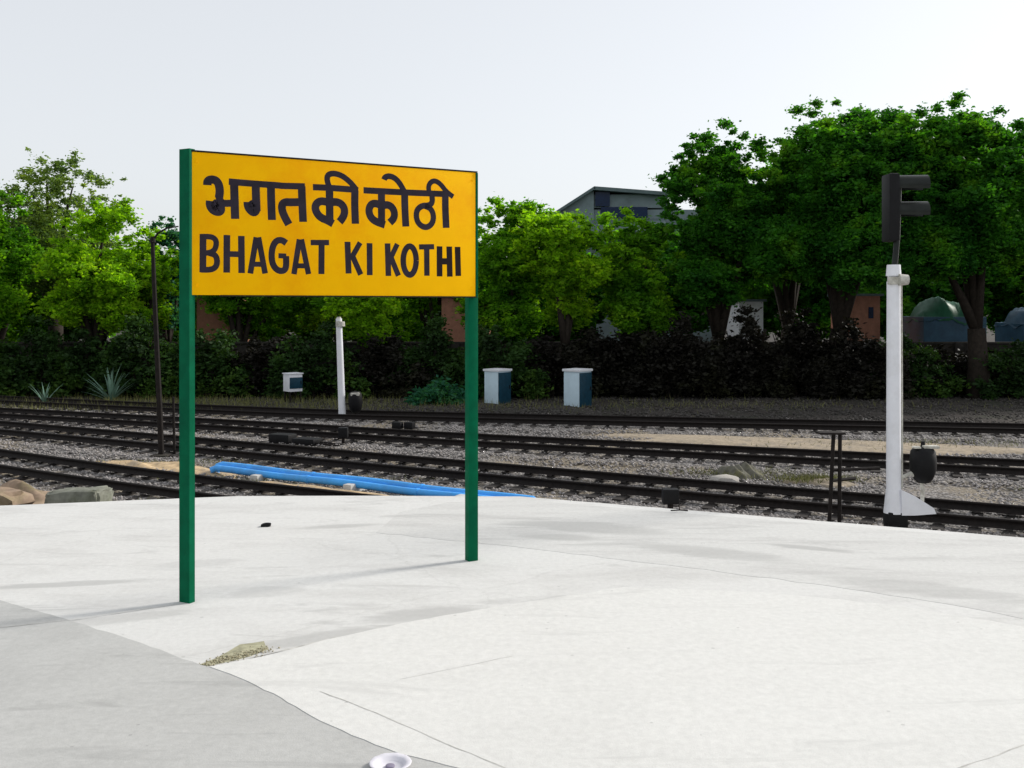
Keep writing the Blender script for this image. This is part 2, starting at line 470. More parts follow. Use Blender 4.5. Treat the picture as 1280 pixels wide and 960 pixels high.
mound('sandy_soil', (9.6, 30.1, GZ), 9.0, 1.5, 0.11, math.radians(-16), M_TAN, seed=3)
mound('mossy_soil', (5.6, 24.6, GZ), 0.8, 0.45, 0.26, math.radians(-22), M_MOSS, seed=4)
mound('mossy_soil', (7.3, 23.6, GZ), 1.1, 0.4, 0.10, math.radians(-22), M_TAN, seed=9)
mound('earth_bank', (-10.6, 19.9, GROUND), 3.0, 1.1, 0.62, math.radians(-8), M_PINK, seed=5)

# ------------------------------------------------------------------ railway tracks
def catmull(pts, step=0.3):
    P = [Vector(p) for p in pts]
    P = [P[0] * 2 - P[1]] + P + [P[-1] * 2 - P[-2]]
    out = []
    for i in range(1, len(P) - 2):
        L = (P[i + 1] - P[i]).length; n = max(2, int(L / step))
        for k in range(n):
            t = k / n
            out.append(0.5 * ((2 * P[i]) + (P[i + 1] - P[i - 1]) * t + (2 * P[i - 1] - 5 * P[i] + 4 * P[i + 1] - P[i + 2]) * t * t + (-P[i - 1] + 3 * P[i] - 3 * P[i + 1] + P[i + 2]) * t ** 3))
    out.append(P[-2])
    return out

RAIL_PROFILE = [(-0.07, 0), (0.07, 0), (0.07, 0.015), (0.012, 0.035), (0.012, 0.125), (0.036, 0.135), (0.036, 0.172),
                (-0.036, 0.172), (-0.036, 0.135), (-0.012, 0.125), (-0.012, 0.035), (-0.07, 0.015)]
GAUGE = 1.50
ZS = GROUND + 0.13     # top of sleepers
sleeper_me = None
def sleeper_mesh():
    bm = bmesh.new()
    # waisted concrete sleeper with raised rail seats
    xs = [-1.25, -0.9, -0.55, 0.55, 0.9, 1.25]; wb = [0.13, 0.13, 0.11, 0.11, 0.13, 0.13]; zt = [-0.01, 0.0, -0.03, -0.03, 0.0, -0.01]
    rings = []
    for x, w_, z in zip(xs, wb, zt):
        rings.append([bm.verts.new((x, -w_, -0.2)), bm.verts.new((x, w_, -0.2)), bm.verts.new((x, w_ * 0.85, z)), bm.verts.new((x, -w_ * 0.85, z))])
    for a, b in zip(rings, rings[1:]):
        for k in range(4): bm.faces.new((a[k], a[(k + 1) % 4], b[(k + 1) % 4], b[k]))
    bm.faces.new(rings[0][::-1]); bm.faces.new(rings[-1])
    for s in (-1, 1):
        for t in (-1, 1): box(bm, (s * GAUGE / 2 + t * 0.10, 0, 0.015), (0.07, 0.12, 0.03))
    bmesh.ops.recalc_face_normals(bm, faces=bm.faces)
    me = bpy.data.meshes.new('sleeper'); bm.to_mesh(me); bm.free(); me.materials.append(M_SLEEPER)
    return me

tracks_pts = []
def track(label, pts, step=0.62, shoulder=True):
    global sleeper_me
    if sleeper_me is None: sleeper_me = sleeper_mesh()
    line = catmull([(p[0], p[1], 0) for p in pts])
    tracks_pts.append(line)
    t = thing('railway_track', label, 'railway track', (line[0].x, line[0].y, 0))
    org = Vector((line[0].x, line[0].y, 0))
    n = len(line)
    tang = [(line[min(i + 1, n - 1)] - line[max(i - 1, 0)]).normalized() for i in range(n)]
    for s in (-1, 1):
        V = []; Fc = []
        k = len(RAIL_PROFILE)
        for p, d in zip(line, tang):
            nrm = Vector((-d.y, d.x, 0))
            for (a, b) in RAIL_PROFILE:
                q = p + nrm * (s * GAUGE / 2 + a)
                V.append((q.x - org.x, q.y - org.y, ZS + 0.03 + b))
        for i in range(n - 1):
            for j in range(k):
                Fc.append((i * k + j, i * k + (j + 1) % k, (i + 1) * k + (j + 1) % k, (i + 1) * k + j))
        link('rail', idx_mesh('rail', V, Fc), M_RAIL, t)
    # sleepers at equal spacing
    acc = 0.0; nxt = 0.3; rs = random.Random(len(tracks_pts))
    for i in range(1, n):
        seg = (line[i] - line[i - 1]).length
        while acc + seg >= nxt:
            f = (nxt - acc) / seg
            p = line[i - 1].lerp(line[i], f) - org
            a = math.atan2(tang[i].y, tang[i].x) + PI / 2
            o = link('sleeper', sleeper_me, None, t)
            o.location = (p.x, p.y, ZS + rs.uniform(-0.015, 0.012)); o.rotation_euler = (0, 0, a + rs.uniform(-0.02, 0.02))
            nxt += step * (1 + rs.uniform(-0.04, 0.04))
        acc += seg
    # ballast shoulders under the track
    V = []; Fc = []
    prof = [(-2.6, -0.08), (-1.75, 0.085), (-0.9, 0.09), (0, 0.085), (0.9, 0.09), (1.75, 0.085), (2.6, -0.08)]
    k = len(prof)
    for i, (p, d) in enumerate(zip(line, tang)):
        nrm = Vector((-d.y, d.x, 0))
        for (a, b) in prof:
            q = p + nrm * a
            V.append((q.x, q.y, GROUND + b + 0.02 * math.sin(i * 0.9 + a * 3)))
    for i in range(n - 1):
        for j in range(k - 1):
            Fc.append((i * k + j, i * k + j + 1, (i + 1) * k + j + 1, (i + 1) * k + j))
    link('ballast_bed', idx_mesh('ballast_bed', V, Fc), M_BALLAST, kind='structure')
    return t

track('dark railway track nearest the platform, passing behind the signal pole and above the blue pipes',
      [(-38, 43.6), (-16.7, 32.7), (-0.8, 24.1), (9.55, 18.75), (30, 8.2)])
track('second railway track out from the platform, with the grey ballast strip in front of it',
      [(-38, 44.9), (-10.8, 33.9), (-1.33, 29.75), (12.6, 24.6), (32, 17.4)])
track('farthest railway track, running along the dark bank under the trees',
      [(-38, 45.6 + 3.4), (-12.3, 38.7), (-1.6, 35.7), (16.5, 32.4), (36, 29.2)])
track('siding track at far left that runs in behind the corner of the platform',
      [(-30, 36.8), (-13.2, 25.8), (-7.55, 22.3), (-4.45, 20.55), (1.5, 17.3)])

# loose ballast stones
def in_platform(x, y):
    return False
def stones(name, n, region, size, mat, keep=None, zoff=0.0, seed=3, kind='stuff', label=None, cat=None):
    rs = np.random.default_rng(seed)
    P = region(rs, n)
    if keep is not None: P = P[keep(P)]
    n = len(P)
    base = np.array([(1, 0, 0), (-1, 0, 0), (0, 1, 0), (0, -1, 0), (0, 0, 1), (0, 0, -1)], float)
    tri = np.array([(0, 2, 4), (2, 1, 4), (1, 3, 4), (3, 0, 4), (2, 0, 5), (1, 2, 5), (3, 1, 5), (0, 3, 5)])
    V = base[None] * rs.uniform(0.55, 1.25, (n, 6, 1)) + rs.uniform(-0.25, 0.25, (n, 6, 3))
    V = V * rs.uniform(size[0], size[1], (n, 1, 1)) * np.array([1, 1, 0.7])
    a = rs.uniform(0, 6.28, n); ca, sa = np.cos(a), np.sin(a)
    X = V[..., 0] * ca[:, None] - V[..., 1] * sa[:, None]; Y = V[..., 0] * sa[:, None] + V[..., 1] * ca[:, None]
    V = np.stack([X, Y, V[..., 2]], -1) + P[:, None, :]
    Fc = (tri[None] + (np.arange(n) * 6)[:, None, None]).reshape(-1, 3)
    me = idx_mesh(name, V.reshape(-1, 3), Fc)
    o = link(name, me, mat)
    if kind: o['kind'] = kind
    if label: tag(o, label, cat)
    return o

def ballast_region(rs, n):
    D = 17 + (44 - 17) * rs.uniform(0, 1, n) ** 1.25
    X = rs.uniform(-0.62, 0.62, n) * D
    z = np.full(n, GROUND + 0.015)
    best = np.full(n, 99.0)
    for line in tracks_pts:
        A = np.array([(p.x, p.y) for p in line[::3]])
        for i in range(len(A) - 1):
            a, b = A[i], A[i + 1]; ab = b - a
            t = np.clip(((X - a[0]) * ab[0] + (D - a[1]) * ab[1]) / (ab @ ab), 0, 1)
            d = np.hypot(X - a[0] - t * ab[0], D - a[1] - t * ab[1])
            best = np.minimum(best, d)
    z = np.where(best < 1.9, GROUND + 0.09, np.where(best < 2.6, GROUND + 0.09 - (best - 1.9) * 0.14, z))
    return np.stack([X, D, z], -1)
def keep_off_rails(P):
    ok = np.ones(len(P), bool)
    for line in tracks_pts:
        A = np.array([(p.x, p.y) for p in line[::2]])
        best = np.full(len(P), 99.0)
        for i in range(len(A) - 1):
            a, b = A[i], A[i + 1]; ab = b - a
            t = np.clip(((P[:, 0] - a[0]) * ab[0] + (P[:, 1] - a[1]) * ab[1]) / (ab @ ab), 0, 1)
            best = np.minimum(best, np.hypot(P[:, 0] - a[0] - t * ab[0], P[:, 1] - a[1] - t * ab[1]))
        ok &= np.abs(best - GAUGE / 2) > 0.12
    return ok
stones('ballast_stones', 62000, ballast_region, (0.03, 0.065), M_STONE, keep_off_rails, label='loose grey ballast stones spread between the railway tracks', cat='ballast')

def bank_region(rs, n):
    X = rs.uniform(-26, 26, n); y0 = 37.6 - 0.22 * X
    Y = y0 + (45.5 - y0) * rs.uniform(0, 1, n) ** 1.3
    return np.stack([X, Y, np.full(n, GROUND + 0.08)], -1)
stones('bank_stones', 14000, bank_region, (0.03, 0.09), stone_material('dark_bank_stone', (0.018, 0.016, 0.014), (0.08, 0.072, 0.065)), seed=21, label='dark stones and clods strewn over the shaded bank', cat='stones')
def pale_region(rs, n):
    X = rs.uniform(-22, 1, n); return np.stack([X, 37.4 - 0.24 * X + rs.normal(0, 0.15, n), np.full(n, GROUND + 0.08)], -1)
stones('pale_stones', 260, pale_region, (0.05, 0.13), M_PALESTONE, seed=22, label='line of pale stones along the foot of the dark bank', cat='stones')
# ------------------------------------------------------------------ platform
def pl(px, py, h=EYE):
    v = at(px, py, h); return (v.x, v.y)
def wobble(pts, amp, n=8, seed=0):
    rs = random.Random(seed); out = []
    for a, b in zip(pts, pts[1:]):
        a = Vector(a); b = Vector(b); d = (b - a); L = d.length; nn = max(1, int(L * n))
        nr = Vector((-d.y, d.x)).normalized() if L > 0 else Vector((0, 0))
        for k in range(nn):
            t = k / nn
            out.append(tuple(a + d * t + nr * (rs.uniform(-amp, amp) if k else 0)))
    out.append(pts[-1])
    return out

edge_r = pl(1280, 672); edge_m = pl(650, 620.5)
ex = (edge_r[0] - edge_m[0], edge_r[1] - edge_m[1])
far_r = (edge_r[0] + ex[0] * 4.2, edge_r[1] + ex[1] * 4.2)
edge_a = pl(300, 620); edge_l = pl(0, 632); 
el = (edge_l[0] - edge_a[0], edge_l[1] - edge_a[1])
far_l = (edge_l[0] + el[0] * 2.5, edge_l[1] + el[1] * 2.5)
bm = bmesh.new()
outline = wobble([far_l, edge_l, edge_a, pl(480, 619.6), edge_m, edge_r, far_r], 0.008, 3, 5)
outline += [(26, -6), (-24, -6)]
slab(bm, outline[::-1], -1.4, 0.0)
bmesh.ops.triangulate(bm, faces=[f for f in bm.faces if len(f.verts) > 4])
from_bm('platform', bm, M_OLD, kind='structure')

# later pours of concrete, each a thin sheet with its own ragged edge
def sheet(name, pts, z, mat):
    bm = bmesh.new()
    slab(bm, pts, -0.01, z)
    bmesh.ops.triangulate(bm, faces=[f for f in bm.faces if len(f.verts) > 4])
    return from_bm(name, bm, mat, kind='structure')
# worn strip along the far edge
inner = wobble([pl(470, 666), pl(640, 683), pl(840, 707), pl(1040, 733), pl(1190, 756), pl(1300, 778), pl(1900, 880)], 0.03, 5, 8)
outer = [(far_r[0] * 0.985, far_r[1] - 0.2), pl(1280, 676), pl(650, 625), pl(560, 628), pl(500, 640)]
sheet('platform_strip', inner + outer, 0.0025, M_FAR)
# grey slab at lower left
g1 = wobble([pl(-260, 676), pl(-60, 731), pl(0, 751), pl(95, 779), pl(180, 806), pl(250, 832), pl(300, 846), pl(350, 871), pl(385, 893), pl(440, 918), pl(500, 941), pl(600, 966), pl(760, 1040)], 0.012, 9, 3)
sheet('platform_slab', g1 + [(1.2, -5.5), (-23, -5.5), pl(-500, 720)], 0.008, M_GREY)
# pale near slab on the right, 3 cm proud
g2 = wobble([pl(262, 835), pl(330, 822), pl(400, 803), pl(450, 792), pl(520, 777), pl(620, 760), pl(780, 735), pl(960, 742), pl(1120, 758), pl(1290, 786), pl(1900, 900)], 0.012, 8, 6)
g3 = wobble([pl(770, 1043), pl(600, 969), pl(500, 944), pl(440, 921), pl(388, 896), pl(352, 874), pl(300, 849), pl(262, 835)], 0.008, 9, 7)
sheet('platform_slab', g2 + [(25, -5.7), (1.4, -5.7)] + g3[:-1], 0.012, M_NEW)

# thin joint lines sunk between pours: narrow dark fillets of dirt, one a painted post shadow
def joint(pts, wd, z, seed):
    P = wobble(pts, 0.006, 8, seed)
    L_, R_ = [], []
    rs = random.Random(seed)
    for i, p in enumerate(P):
        a = Vector(P[max(0, i - 1)]); b = Vector(P[min(len(P) - 1, i + 1)])
        d = (b - a).normalized(); n_ = Vector((-d.y, d.x)) * wd * rs.uniform(0.3, 1.0)
        L_.append((p[0] + n_.x, p[1] + n_.y)); R_.append((p[0] - n_.x, p[1] - n_.y))
    V = [(x, y, z) for x, y in L_] + [(x, y, z) for x, y in R_]
    k = len(P)
    Fc = [(i, i + 1, k + i + 1, k + i) for i in range(k - 1)]
    return link('joint_or_shadow_line', idx_mesh('joint_or_shadow_line', V, Fc), M_JOINT, kind='structure')
M_JOINT = simple('joint_dirt_and_shadow', (0.46, 0.455, 0.43), 0.95, var=0.3, scale=8, bmp=0.3)
joint([pl(400, 866), pl(470, 893), pl(540, 924), pl(640, 966)], 0.008, 0.0135, 1)
joint([pl(1190, 966), pl(1290, 930)], 0.007, 0.0135, 2)
joint([pl(500, 851), pl(640, 822)], 0.004, 0.0135, 4)
joint([pl(-40, 790), pl(80, 777), pl(228, 755)], 0.008, 0.0115, 3)  # left post's cast shadow, painted as a thin dark line from its foot
joint([pl(258, 834), pl(300, 826), pl(340, 817), pl(420, 797)], 0.020, 0.0045, 6)

# crumbled concrete by the slab corner
def crumb_region(rs, n):
    t = rs.uniform(0, 1, n); a = np.array(pl(262, 830)); b = np.array(pl(335, 812))
    P = a[None] + (b - a)[None] * t[:, None] + rs.normal(0, 0.05, (n, 2))
    return np.stack([P[:, 0], P[:, 1], np.full(n, 0.008)], -1)
M_CRUMB = stone_material('crumbled_concrete', (0.12, 0.10, 0.04), (0.5, 0.46, 0.33))
stones('rubble', 260, crumb_region, (0.004, 0.014), M_CRUMB, seed=8, label='yellowish crumbled concrete bits at the broken slab corner', cat='rubble')
sheet('dirt_patch', wobble([pl(250, 831), pl(268, 824), pl(300, 806), pl(330, 802), pl(336, 812), pl(300, 824), pl(262, 833)], 0.01, 12, 4), 0.005,
      simple('yellowish_dirt', (0.33, 0.32, 0.22), 0.95, var=0.35, scale=14, bmp=0.5))

# ------------------------------------------------------------------ station name board
LB = at(236, 752, EYE); RB = at(592, 701.5, EYE)        # feet of the two posts
bdir = (RB - LB); W = bdir.length; bdir.normalize()
ang = math.atan2(bdir.y, bdir.x)
sign = thing('station_name_board', 'yellow station name board on two green posts standing on the pale platform', 'sign', (LB.x, LB.y, 0), ang)
# local frame: x along the board, -y towards the viewer
def board_uv(px, py, yoff=-0.06):
    """hit of a sight line on the board's face, in the sign's own frame"""
    d = Vector(((px - 640) / F, 1, -(py - HOR) / F)); o = Vector((0, 0, EYE))
    nrm = Vector((bdir.y, -bdir.x, 0)); P0 = Vector((LB.x, LB.y, 0)) + nrm * (-yoff)
    t = (P0 - o).dot(nrm) / d.dot(nrm); q = o + d * t - Vector((LB.x, LB.y, 0))
    return (q.dot(bdir), q.z)
zt = 0.5 * (board_uv(236, 189)[1] + board_uv(594, 216)[1])
zb = 0.5 * (board_uv(243, 367)[1] + board_uv(590, 372)[1])
xl = board_uv(239.5, 280)[0]; xr = board_uv(594.5, 290)[0]
bm = bmesh.new()
box(bm, ((xl + xr) / 2, -0.04, (zt + zb) / 2), (xr - xl, 0.04, zt - zb), bevel=0.004)
panel = from_bm('panel', bm, M_YELLOW, sign)
# frame strips round the sheet
for (a, b, c, d) in ((xl - 0.012, xr + 0.025, zt + 0.001, zt + 0.018), (xl + 0.3, xr + 0.02, zb - 0.014, zb - 0.001)):
    bm = bmesh.new(); box(bm, ((a + b) / 2, -0.035, (c + d) / 2), (b - a, 0.062, d - c), bevel=0.003)
    from_bm('frame_bar', bm, M_RUST if c > zb else M_RUST, sign)
bm = bmesh.new(); box(bm, (xr + 0.016, -0.036, (zt + zb) / 2), (0.026, 0.066, zt - zb - 0.004), bevel=0.003)
from_bm('frame_bar', bm, M_GREEN, sign)
for zz in (zb + 0.3, zt - 0.3):
    bm = bmesh.new(); box(bm, ((xl + xr) / 2, 0.012, zz), (xr - xl - 0.1, 0.05, 0.06), bevel=0.003)
    from_bm('back_rail', bm, M_GREEN, sign)
# left post: angle iron with its corner towards the viewer; right post: box section behind the sheet
bm = bmesh.new()
pr = [(-0.078, 0.045), (-0.070, 0.052), (0.0, -0.062), (0.058, -0.030), (0.064, -0.040), (0.0, -0.078)]
lo = [bm.verts.new((x - 0.01, y, 0.0)) for x, y in pr]; hi = [bm.verts.new((x - 0.01, y, zt + 0.03)) for x, y in pr]
bm.faces.new(lo[::-1]); bm.faces.new(hi)
for i in range(len(pr)): bm.faces.new((lo[i], lo[(i + 1) % 6], hi[(i + 1) % 6], hi[i]))
from_bm('post', bm, M_GREEN, sign)
bm = bmesh.new()
box(bm, (W, 0.055, (zt - 0.01) / 2), (0.125, 0.11, zt - 0.01), bevel=0.006)
from_bm('post', bm, M_GREEN, sign)
bolt_z = (zb + 0.10, zt - 0.10)
for z in bolt_z:
    for x in (xl + 0.05, xr - 0.05):
        bm = bmesh.new(); cyl(bm, (x, -0.059, z), (x, -0.066, z), 0.014, n=8)
        from_bm('bolt', bm, M_YELLOW, sign)

# brush-painted lettering (strokes surveyed on the board, laid as paint on its face)
def crop(x0, y0, k):
    return lambda pts: [(x0 + x / k, y0 + y / k) for x, y in pts]
A = crop(240, 200, 10.667); B = crop(340, 200, 10.667); C_ = crop(450, 205, 9.143); D_ = crop(240, 280, 7.111); E_ = crop(420, 280, 7.111)
def ell(cx, cy, rx, ry, n=22):
    return [(cx + rx * math.cos(2 * PI * k / n), cy + ry * math.sin(2 * PI * k / n)) for k in range(n + 1)]
T1, T2 = 0.088, 0.070
HINDI = [
  [(A([(205, 335), (205, 290), (235, 262), (290, 260), (335, 285), (362, 340), (372, 420), (360, 500)]), T1), (A([(350, 470), (385, 560), (420, 580), (565, 575)]), 0.075),
   (A([(275, 600), (350, 625)]), 0.10), (A([(240, 545), (235, 600), (265, 660), (325, 695), (385, 690), (390, 620), (320, 560), (300, 620), (340, 640)]), 0.085), (A([(560, 290), (566, 480), (575, 785)]), T1)],
  [(A([(850, 330), (852, 480), (862, 680)]), T1), (A([(775, 610), (835, 635)]), 0.085), (A([(735, 560), (738, 620), (775, 680), (830, 712), (868, 670), (850, 590), (790, 575), (800, 630)]), 0.078), (A([(1052, 340), (1056, 560), (1066, 800)]), T1)],
  [(B([(400, 560), (260, 565), (170, 560), (130, 600), (135, 680), (175, 770), (225, 860)]), T1), (B([(395, 350), (402, 560), (415, 825)]), T1)],
  [(A([(490, 288), (800, 315), (1180, 340)]) + B([(115, 345), (440, 352)]), 0.070)],
  [(B([(545, 362), (760, 370), (1150, 400)]), 0.070), (B([(765, 370), (768, 560), (770, 790)]), T1), (B([(770, 575), (680, 545), (610, 560), (572, 620), (590, 700), (650, 770), (740, 805), (815, 850)]), T1),
   (B([(770, 570), (850, 555), (920, 580), (965, 640), (968, 720), (930, 790), (900, 825)]), T1)],
  [(B([(1105, 400), (1102, 600), (1112, 850)]), T1), (B([(1130, 400), (1040, 290), (930, 205), (820, 175), (745, 195), (730, 260), (765, 370)]), 0.066)],
  [(C_([(40, 300), (500, 325), (1010, 345)]), 0.072), (C_([(245, 320), (246, 500), (246, 650)]), T1), (C_([(245, 480), (190, 450), (130, 455), (98, 520), (115, 600), (170, 655), (285, 695)]), T1),
   (C_([(250, 480), (310, 462), (365, 490), (395, 550), (390, 620), (340, 670)]), T1)],
  [(C_([(510, 330), (512, 500), (524, 715)]), T1), (C_([(275, 180), (285, 150), (335, 135), (400, 160), (455, 220), (510, 320)]), 0.068)],
  [(C_([(822, 350), (828, 440), (790, 475), (710, 475), (652, 520), (640, 600), (665, 680), (735, 728), (800, 710), (838, 650), (838, 570), (805, 505), (740, 480)]), 0.070)],
  [(C_([(975, 370), (975, 520), (985, 730)]), T1), (C_([(790, 330), (780, 250), (820, 195), (875, 195), (930, 240), (985, 315), (1065, 375)]), 0.062)],
]
LATIN = [
  [(D_([(98, 90), (96, 430)]), T2), (D_([(80, 112), (170, 112), (210, 135), (218, 180), (200, 235), (150, 258), (90, 256)]), 0.058), (D_([(150, 258), (210, 275), (226, 330), (212, 385), (165, 408), (80, 406)]), 0.062)],
  [(D_([(310, 98), (308, 432)]), T2), (D_([(438, 106), (441, 436)]), T2), (D_([(308, 266), (440, 270)]), 0.062)],
  [(D_([(572, 118), (518, 440)]), 0.062), (D_([(590, 118), (650, 440)]), 0.062), (D_([(540, 358), (630, 358)]), 0.055)],
  [(D_([(838, 170), (800, 142), (750, 146), (716, 200), (705, 285), (718, 365), (762, 415), (815, 418), (838, 385), (836, 285)]), T2), (D_([(838, 285), (768, 282)]), 0.055)],
  [(D_([(955, 136), (906, 446)]), 0.062), (D_([(972, 136), (1036, 446)]), 0.062), (D_([(925, 372), (1015, 372)]), 0.055)],
  [(D_([(1055, 165), (1218, 165)]), 0.060), (D_([(1152, 160), (1150, 445)]), T2)],
  [(E_([(102, 158), (112, 440)]), T2), (E_([(215, 165), (130, 315)]), 0.062), (E_([(140, 270), (220, 450)]), 0.066)],
  [(E_([(298, 170), (300, 455)]), T2)],
  [(E_([(458, 172), (466, 462)]), T2), (E_([(545, 178), (475, 325)]), 0.062), (E_([(482, 280), (555, 460)]), 0.066)],
  [(E_(ell(655, 325, 58, 128)), T2)],
  [(E_([(738, 204), (872, 202)]), 0.062), (E_([(806, 202), (808, 460)]), T2)],
]
LATIN2 = [
  [(E_([(920, 198), (921, 466)]), 0.075), (E_([(1006, 200), (1012, 468)]), 0.075), (E_([(920, 332), (1010, 332)]), 0.075)],
  [(E_([(1080, 203), (1087, 462)]), 0.075)],
]
def round_stroke(p, iters=2):
    for _ in range(iters):
        if len(p) < 3: return p
        q = [p[0]]
        for a, b in zip(p, p[1:]):
            q += [(a[0] * .75 + b[0] * .25, a[1] * .75 + b[1] * .25), (a[0] * .25 + b[0] * .75, a[1] * .25 + b[1] * .75)]
        q.append(p[-1]); p = q
    return p
layer = [0]
def letter(strokes, mat):
    V = []; Fc = []
    for pts, th in strokes:
        layer[0] += 1
        y = -0.0608 - 0.0001 * (layer[0] % 9)
        P = [Vector(board_uv(px, py)) for px, py in pts]
        P = [Vector(q) for q in round_stroke([tuple(p) for p in P], 2)]
        b0 = len(V); n = len(P)
        for i, p in enumerate(P):
            d = (P[min(i + 1, n - 1)] - P[max(i - 1, 0)]).normalized()
            nr = Vector((-d.y, d.x)) * th / 2
            V.append((p.x + nr.x, y, p.y + nr.y)); V.append((p.x - nr.x, y, p.y - nr.y))
        for i in range(n - 1):
            a = b0 + 2 * i
            Fc.append((a, a + 2, a + 3, a + 1))
    link('letter', idx_mesh('letter', V, Fc), mat, panel)
for g in HINDI + LATIN: letter(g, M_INK)
for g in LATIN2: letter(g, M_INK2)

# ------------------------------------------------------------------ signal poles
def signal(px, py_base_hidden, D, s, label, head=True, lean=0.0):
    x = (px - 640) / F * D
    k = D / F                                   # metres per photograph pixel there
    t = thing('railway_signal', label, 'signal', (x, D, GROUND))
    t.rotation_euler = (0, lean, 0)
    zf = lambda py: hz(py, D) - GROUND
    return t, k, zf

t, k, zf = signal(1117, 684, 17.0, 1, 'tall white signal pole with a black hooded head, beside the platform edge on the right')
bm = bmesh.new(); cyl(bm, (0, 0, zf(640)), (0, 0, zf(352)), 0.122, 0.112, 24); from_bm('pole', bm, M_WHITE, t, smooth=False)
bm = bmesh.new(); cyl(bm, (0, 0, zf(345)), (0, 0, zf(331)), 0.125, 0.11, 20); cyl(bm, (0, 0, zf(352.2)), (0, 0, zf(345)), 0.10, 0.10, 20); from_bm('pole_cap', bm, M_WHITE, t)
bm = bmesh.new(); cyl(bm, (0.04, -0.13, zf(350)), (0.19, -0.13, zf(350)), 0.10, 0.085, 16); box(bm, (0.0, -0.10, zf(351)), (0.26, 0.08, 0.13), bevel=0.01); from_bm('clamp', bm, M_OFFWHITE, t)
bm = bmesh.new(); cyl(bm, (0.02, 0, zf(331)), (0.06, 0, zf(296)), 0.05, 0.05, 12); cyl(bm, (0.06, 0, zf(297)), (0.09, 0, zf(225)), 0.05, 0.05, 12); from_bm('mast', bm, M_HOOD, t)
bm = bmesh.new(); box(bm, (-0.05, 0, zf(260)), (0.18, 0.38, zf(218) - zf(302)), bevel=0.03); hd = from_bm('signal_head', bm, M_BLACK, t)
for yy in (231, 264):
    # hood: open half cylinder over the lens
    bm = bmesh.new(); n = 16; R = 0.16; z0 = zf(yy) ; V = []
    rings = []
    for X in (0.03, 0.56):
        rr = R * (1.0 if X < 0.1 else 1.05)
        rings.append([(bm.verts.new((X, math.cos(a) * rr, z0 + math.sin(a) * rr)), bm.verts.new((X, math.cos(a) * (rr - 0.012), z0 + math.sin(a) * (rr - 0.012)))) for a in [PI * (-0.15 + 1.3 * i / n) for i in range(n + 1)]])
    for i in range(n):
        a, b = rings
        bm.faces.new((a[i][0], a[i + 1][0], b[i + 1][0], b[i][0])); bm.faces.new((a[i][1], b[i][1], b[i + 1][1], a[i + 1][1]))
        bm.faces.new((b[i][0], b[i + 1][0], b[i + 1][1], b[i][1]))
    for e in (0, n): bm.faces.new((rings[0][e][0], rings[1][e][0], rings[1][e][1], rings[0][e][1]))
    from_bm('hood', bm, M_HOOD, hd)
    bm = bmesh.new(); cyl(bm, (0.028, 0, z0), (0.05, 0, z0), 0.11, 0.10, 16); from_bm('lens', bm, M_GLASS, hd)
bm = bmesh.new(); cyl(bm, (0, 0, 0.0), (0, 0, zf(652)), 0.16, 0.16, 16); box(bm, (0.03, 0, zf(648)), (0.32, 0.3, 0.25), bevel=0.02); from_bm('pedestal', bm, M_BLACK, t)
bm = bmesh.new()   # cast foot: flared sleeve with sloping web plate to the right
cyl(bm, (0, 0, zf(641)), (0, 0, zf(612)), 0.165, 0.125, 20); 
wv = [(0.08, zf(611)), (0.30, zf(618)), (0.62, zf(633)), (0.66, zf(640)), (0.30, zf(642)), (0.08, zf(642))]
fa = [bm.verts.new((x_, -0.16, z_)) for x_, z_ in wv]; fb = [bm.verts.new((x_, 0.12, z_)) for x_, z_ in wv]
bm.faces.new(fa); bm.faces.new(fb[::-1])
for i in range(6): bm.faces.new((fa[i], fa[(i + 1) % 6], fb[(i + 1) % 6], fb[i]))
from_bm('foot', bm, M_WHITE, t)
bm = bmesh.new(); tube(bm, [(0.135, -0.02, zf(610)), (0.135, -0.02, zf(500)), (0.128, -0.02, zf(400)), (0.124, -0.02, zf(356))], 0.016, 6); from_bm('conduit', bm, M_OFFWHITE, t)
bm = bmesh.new(); tube(bm, [(0.1, 0, zf(598)), (0.3, 0.02, zf(592)), (0.48, 0.05, zf(600)), (0.52, 0.06, zf(612)), (0.50, 0.06, zf(640))], 0.035, 8); from_bm('bracket', bm, M_OFFWHITE, t)
bm = bmesh.new(); drum(bm, (0.52, 0.05, zf(581)), 0.22, 0.62); from_bm('junction_drum', bm, M_BLACK, t, smooth=True)
bm = bmesh.new(); cyl(bm, (0.52, 0.05, zf(563)), (0.52, 0.05, zf(552)), 0.05, 0.03, 10); from_bm('drum_knob', bm, M_BLACK, t)
bm = bmesh.new(); box(bm, (0.62, -0.02, zf(558.5)), (0.26, 0.14, 0.05), bevel=0.015); box(bm, (0.38, -0.02, zf(559)), (0.12, 0.12, 0.035), bevel=0.01); from_bm('drum_cover', bm, M_OFFWHITE, t)

t, k, zf = signal(428, 526, 36.5, 1, 'shorter slender white pole between the middle tracks, seen below the yellow board', lean=math.radians(-2.0))
bm = bmesh.new(); cyl(bm, (0, 0, zf(525)), (0, 0, zf(398)), 0.135, 0.11, 20); from_bm('pole', bm, M_WHITE, t)
bm = bmesh.new(); cyl(bm, (0.05, -0.02, zf(408)), (0.05, -0.02, zf(402)), 0.17, 0.16, 14); cyl(bm, (0, 0, zf(402)), (0, 0, zf(396)), 0.12, 0.07, 14); from_bm('pole_cap', bm, M_OFFWHITE, t)
bm = bmesh.new(); cyl(bm, (0, 0, 0), (0, 0, zf(518)), 0.28, 0.15, 16); box(bm, (0.35, 0, 0.10), (0.5, 0.3, 0.16), bevel=0.02); from_bm('foot', bm, M_OFFWHITE, t)
bm = bmesh.new(); drum(bm, (0.50, 0.0, zf(503)), 0.26, 0.80); from_bm('junction_drum', bm, M_BLACK, t, smooth=True)
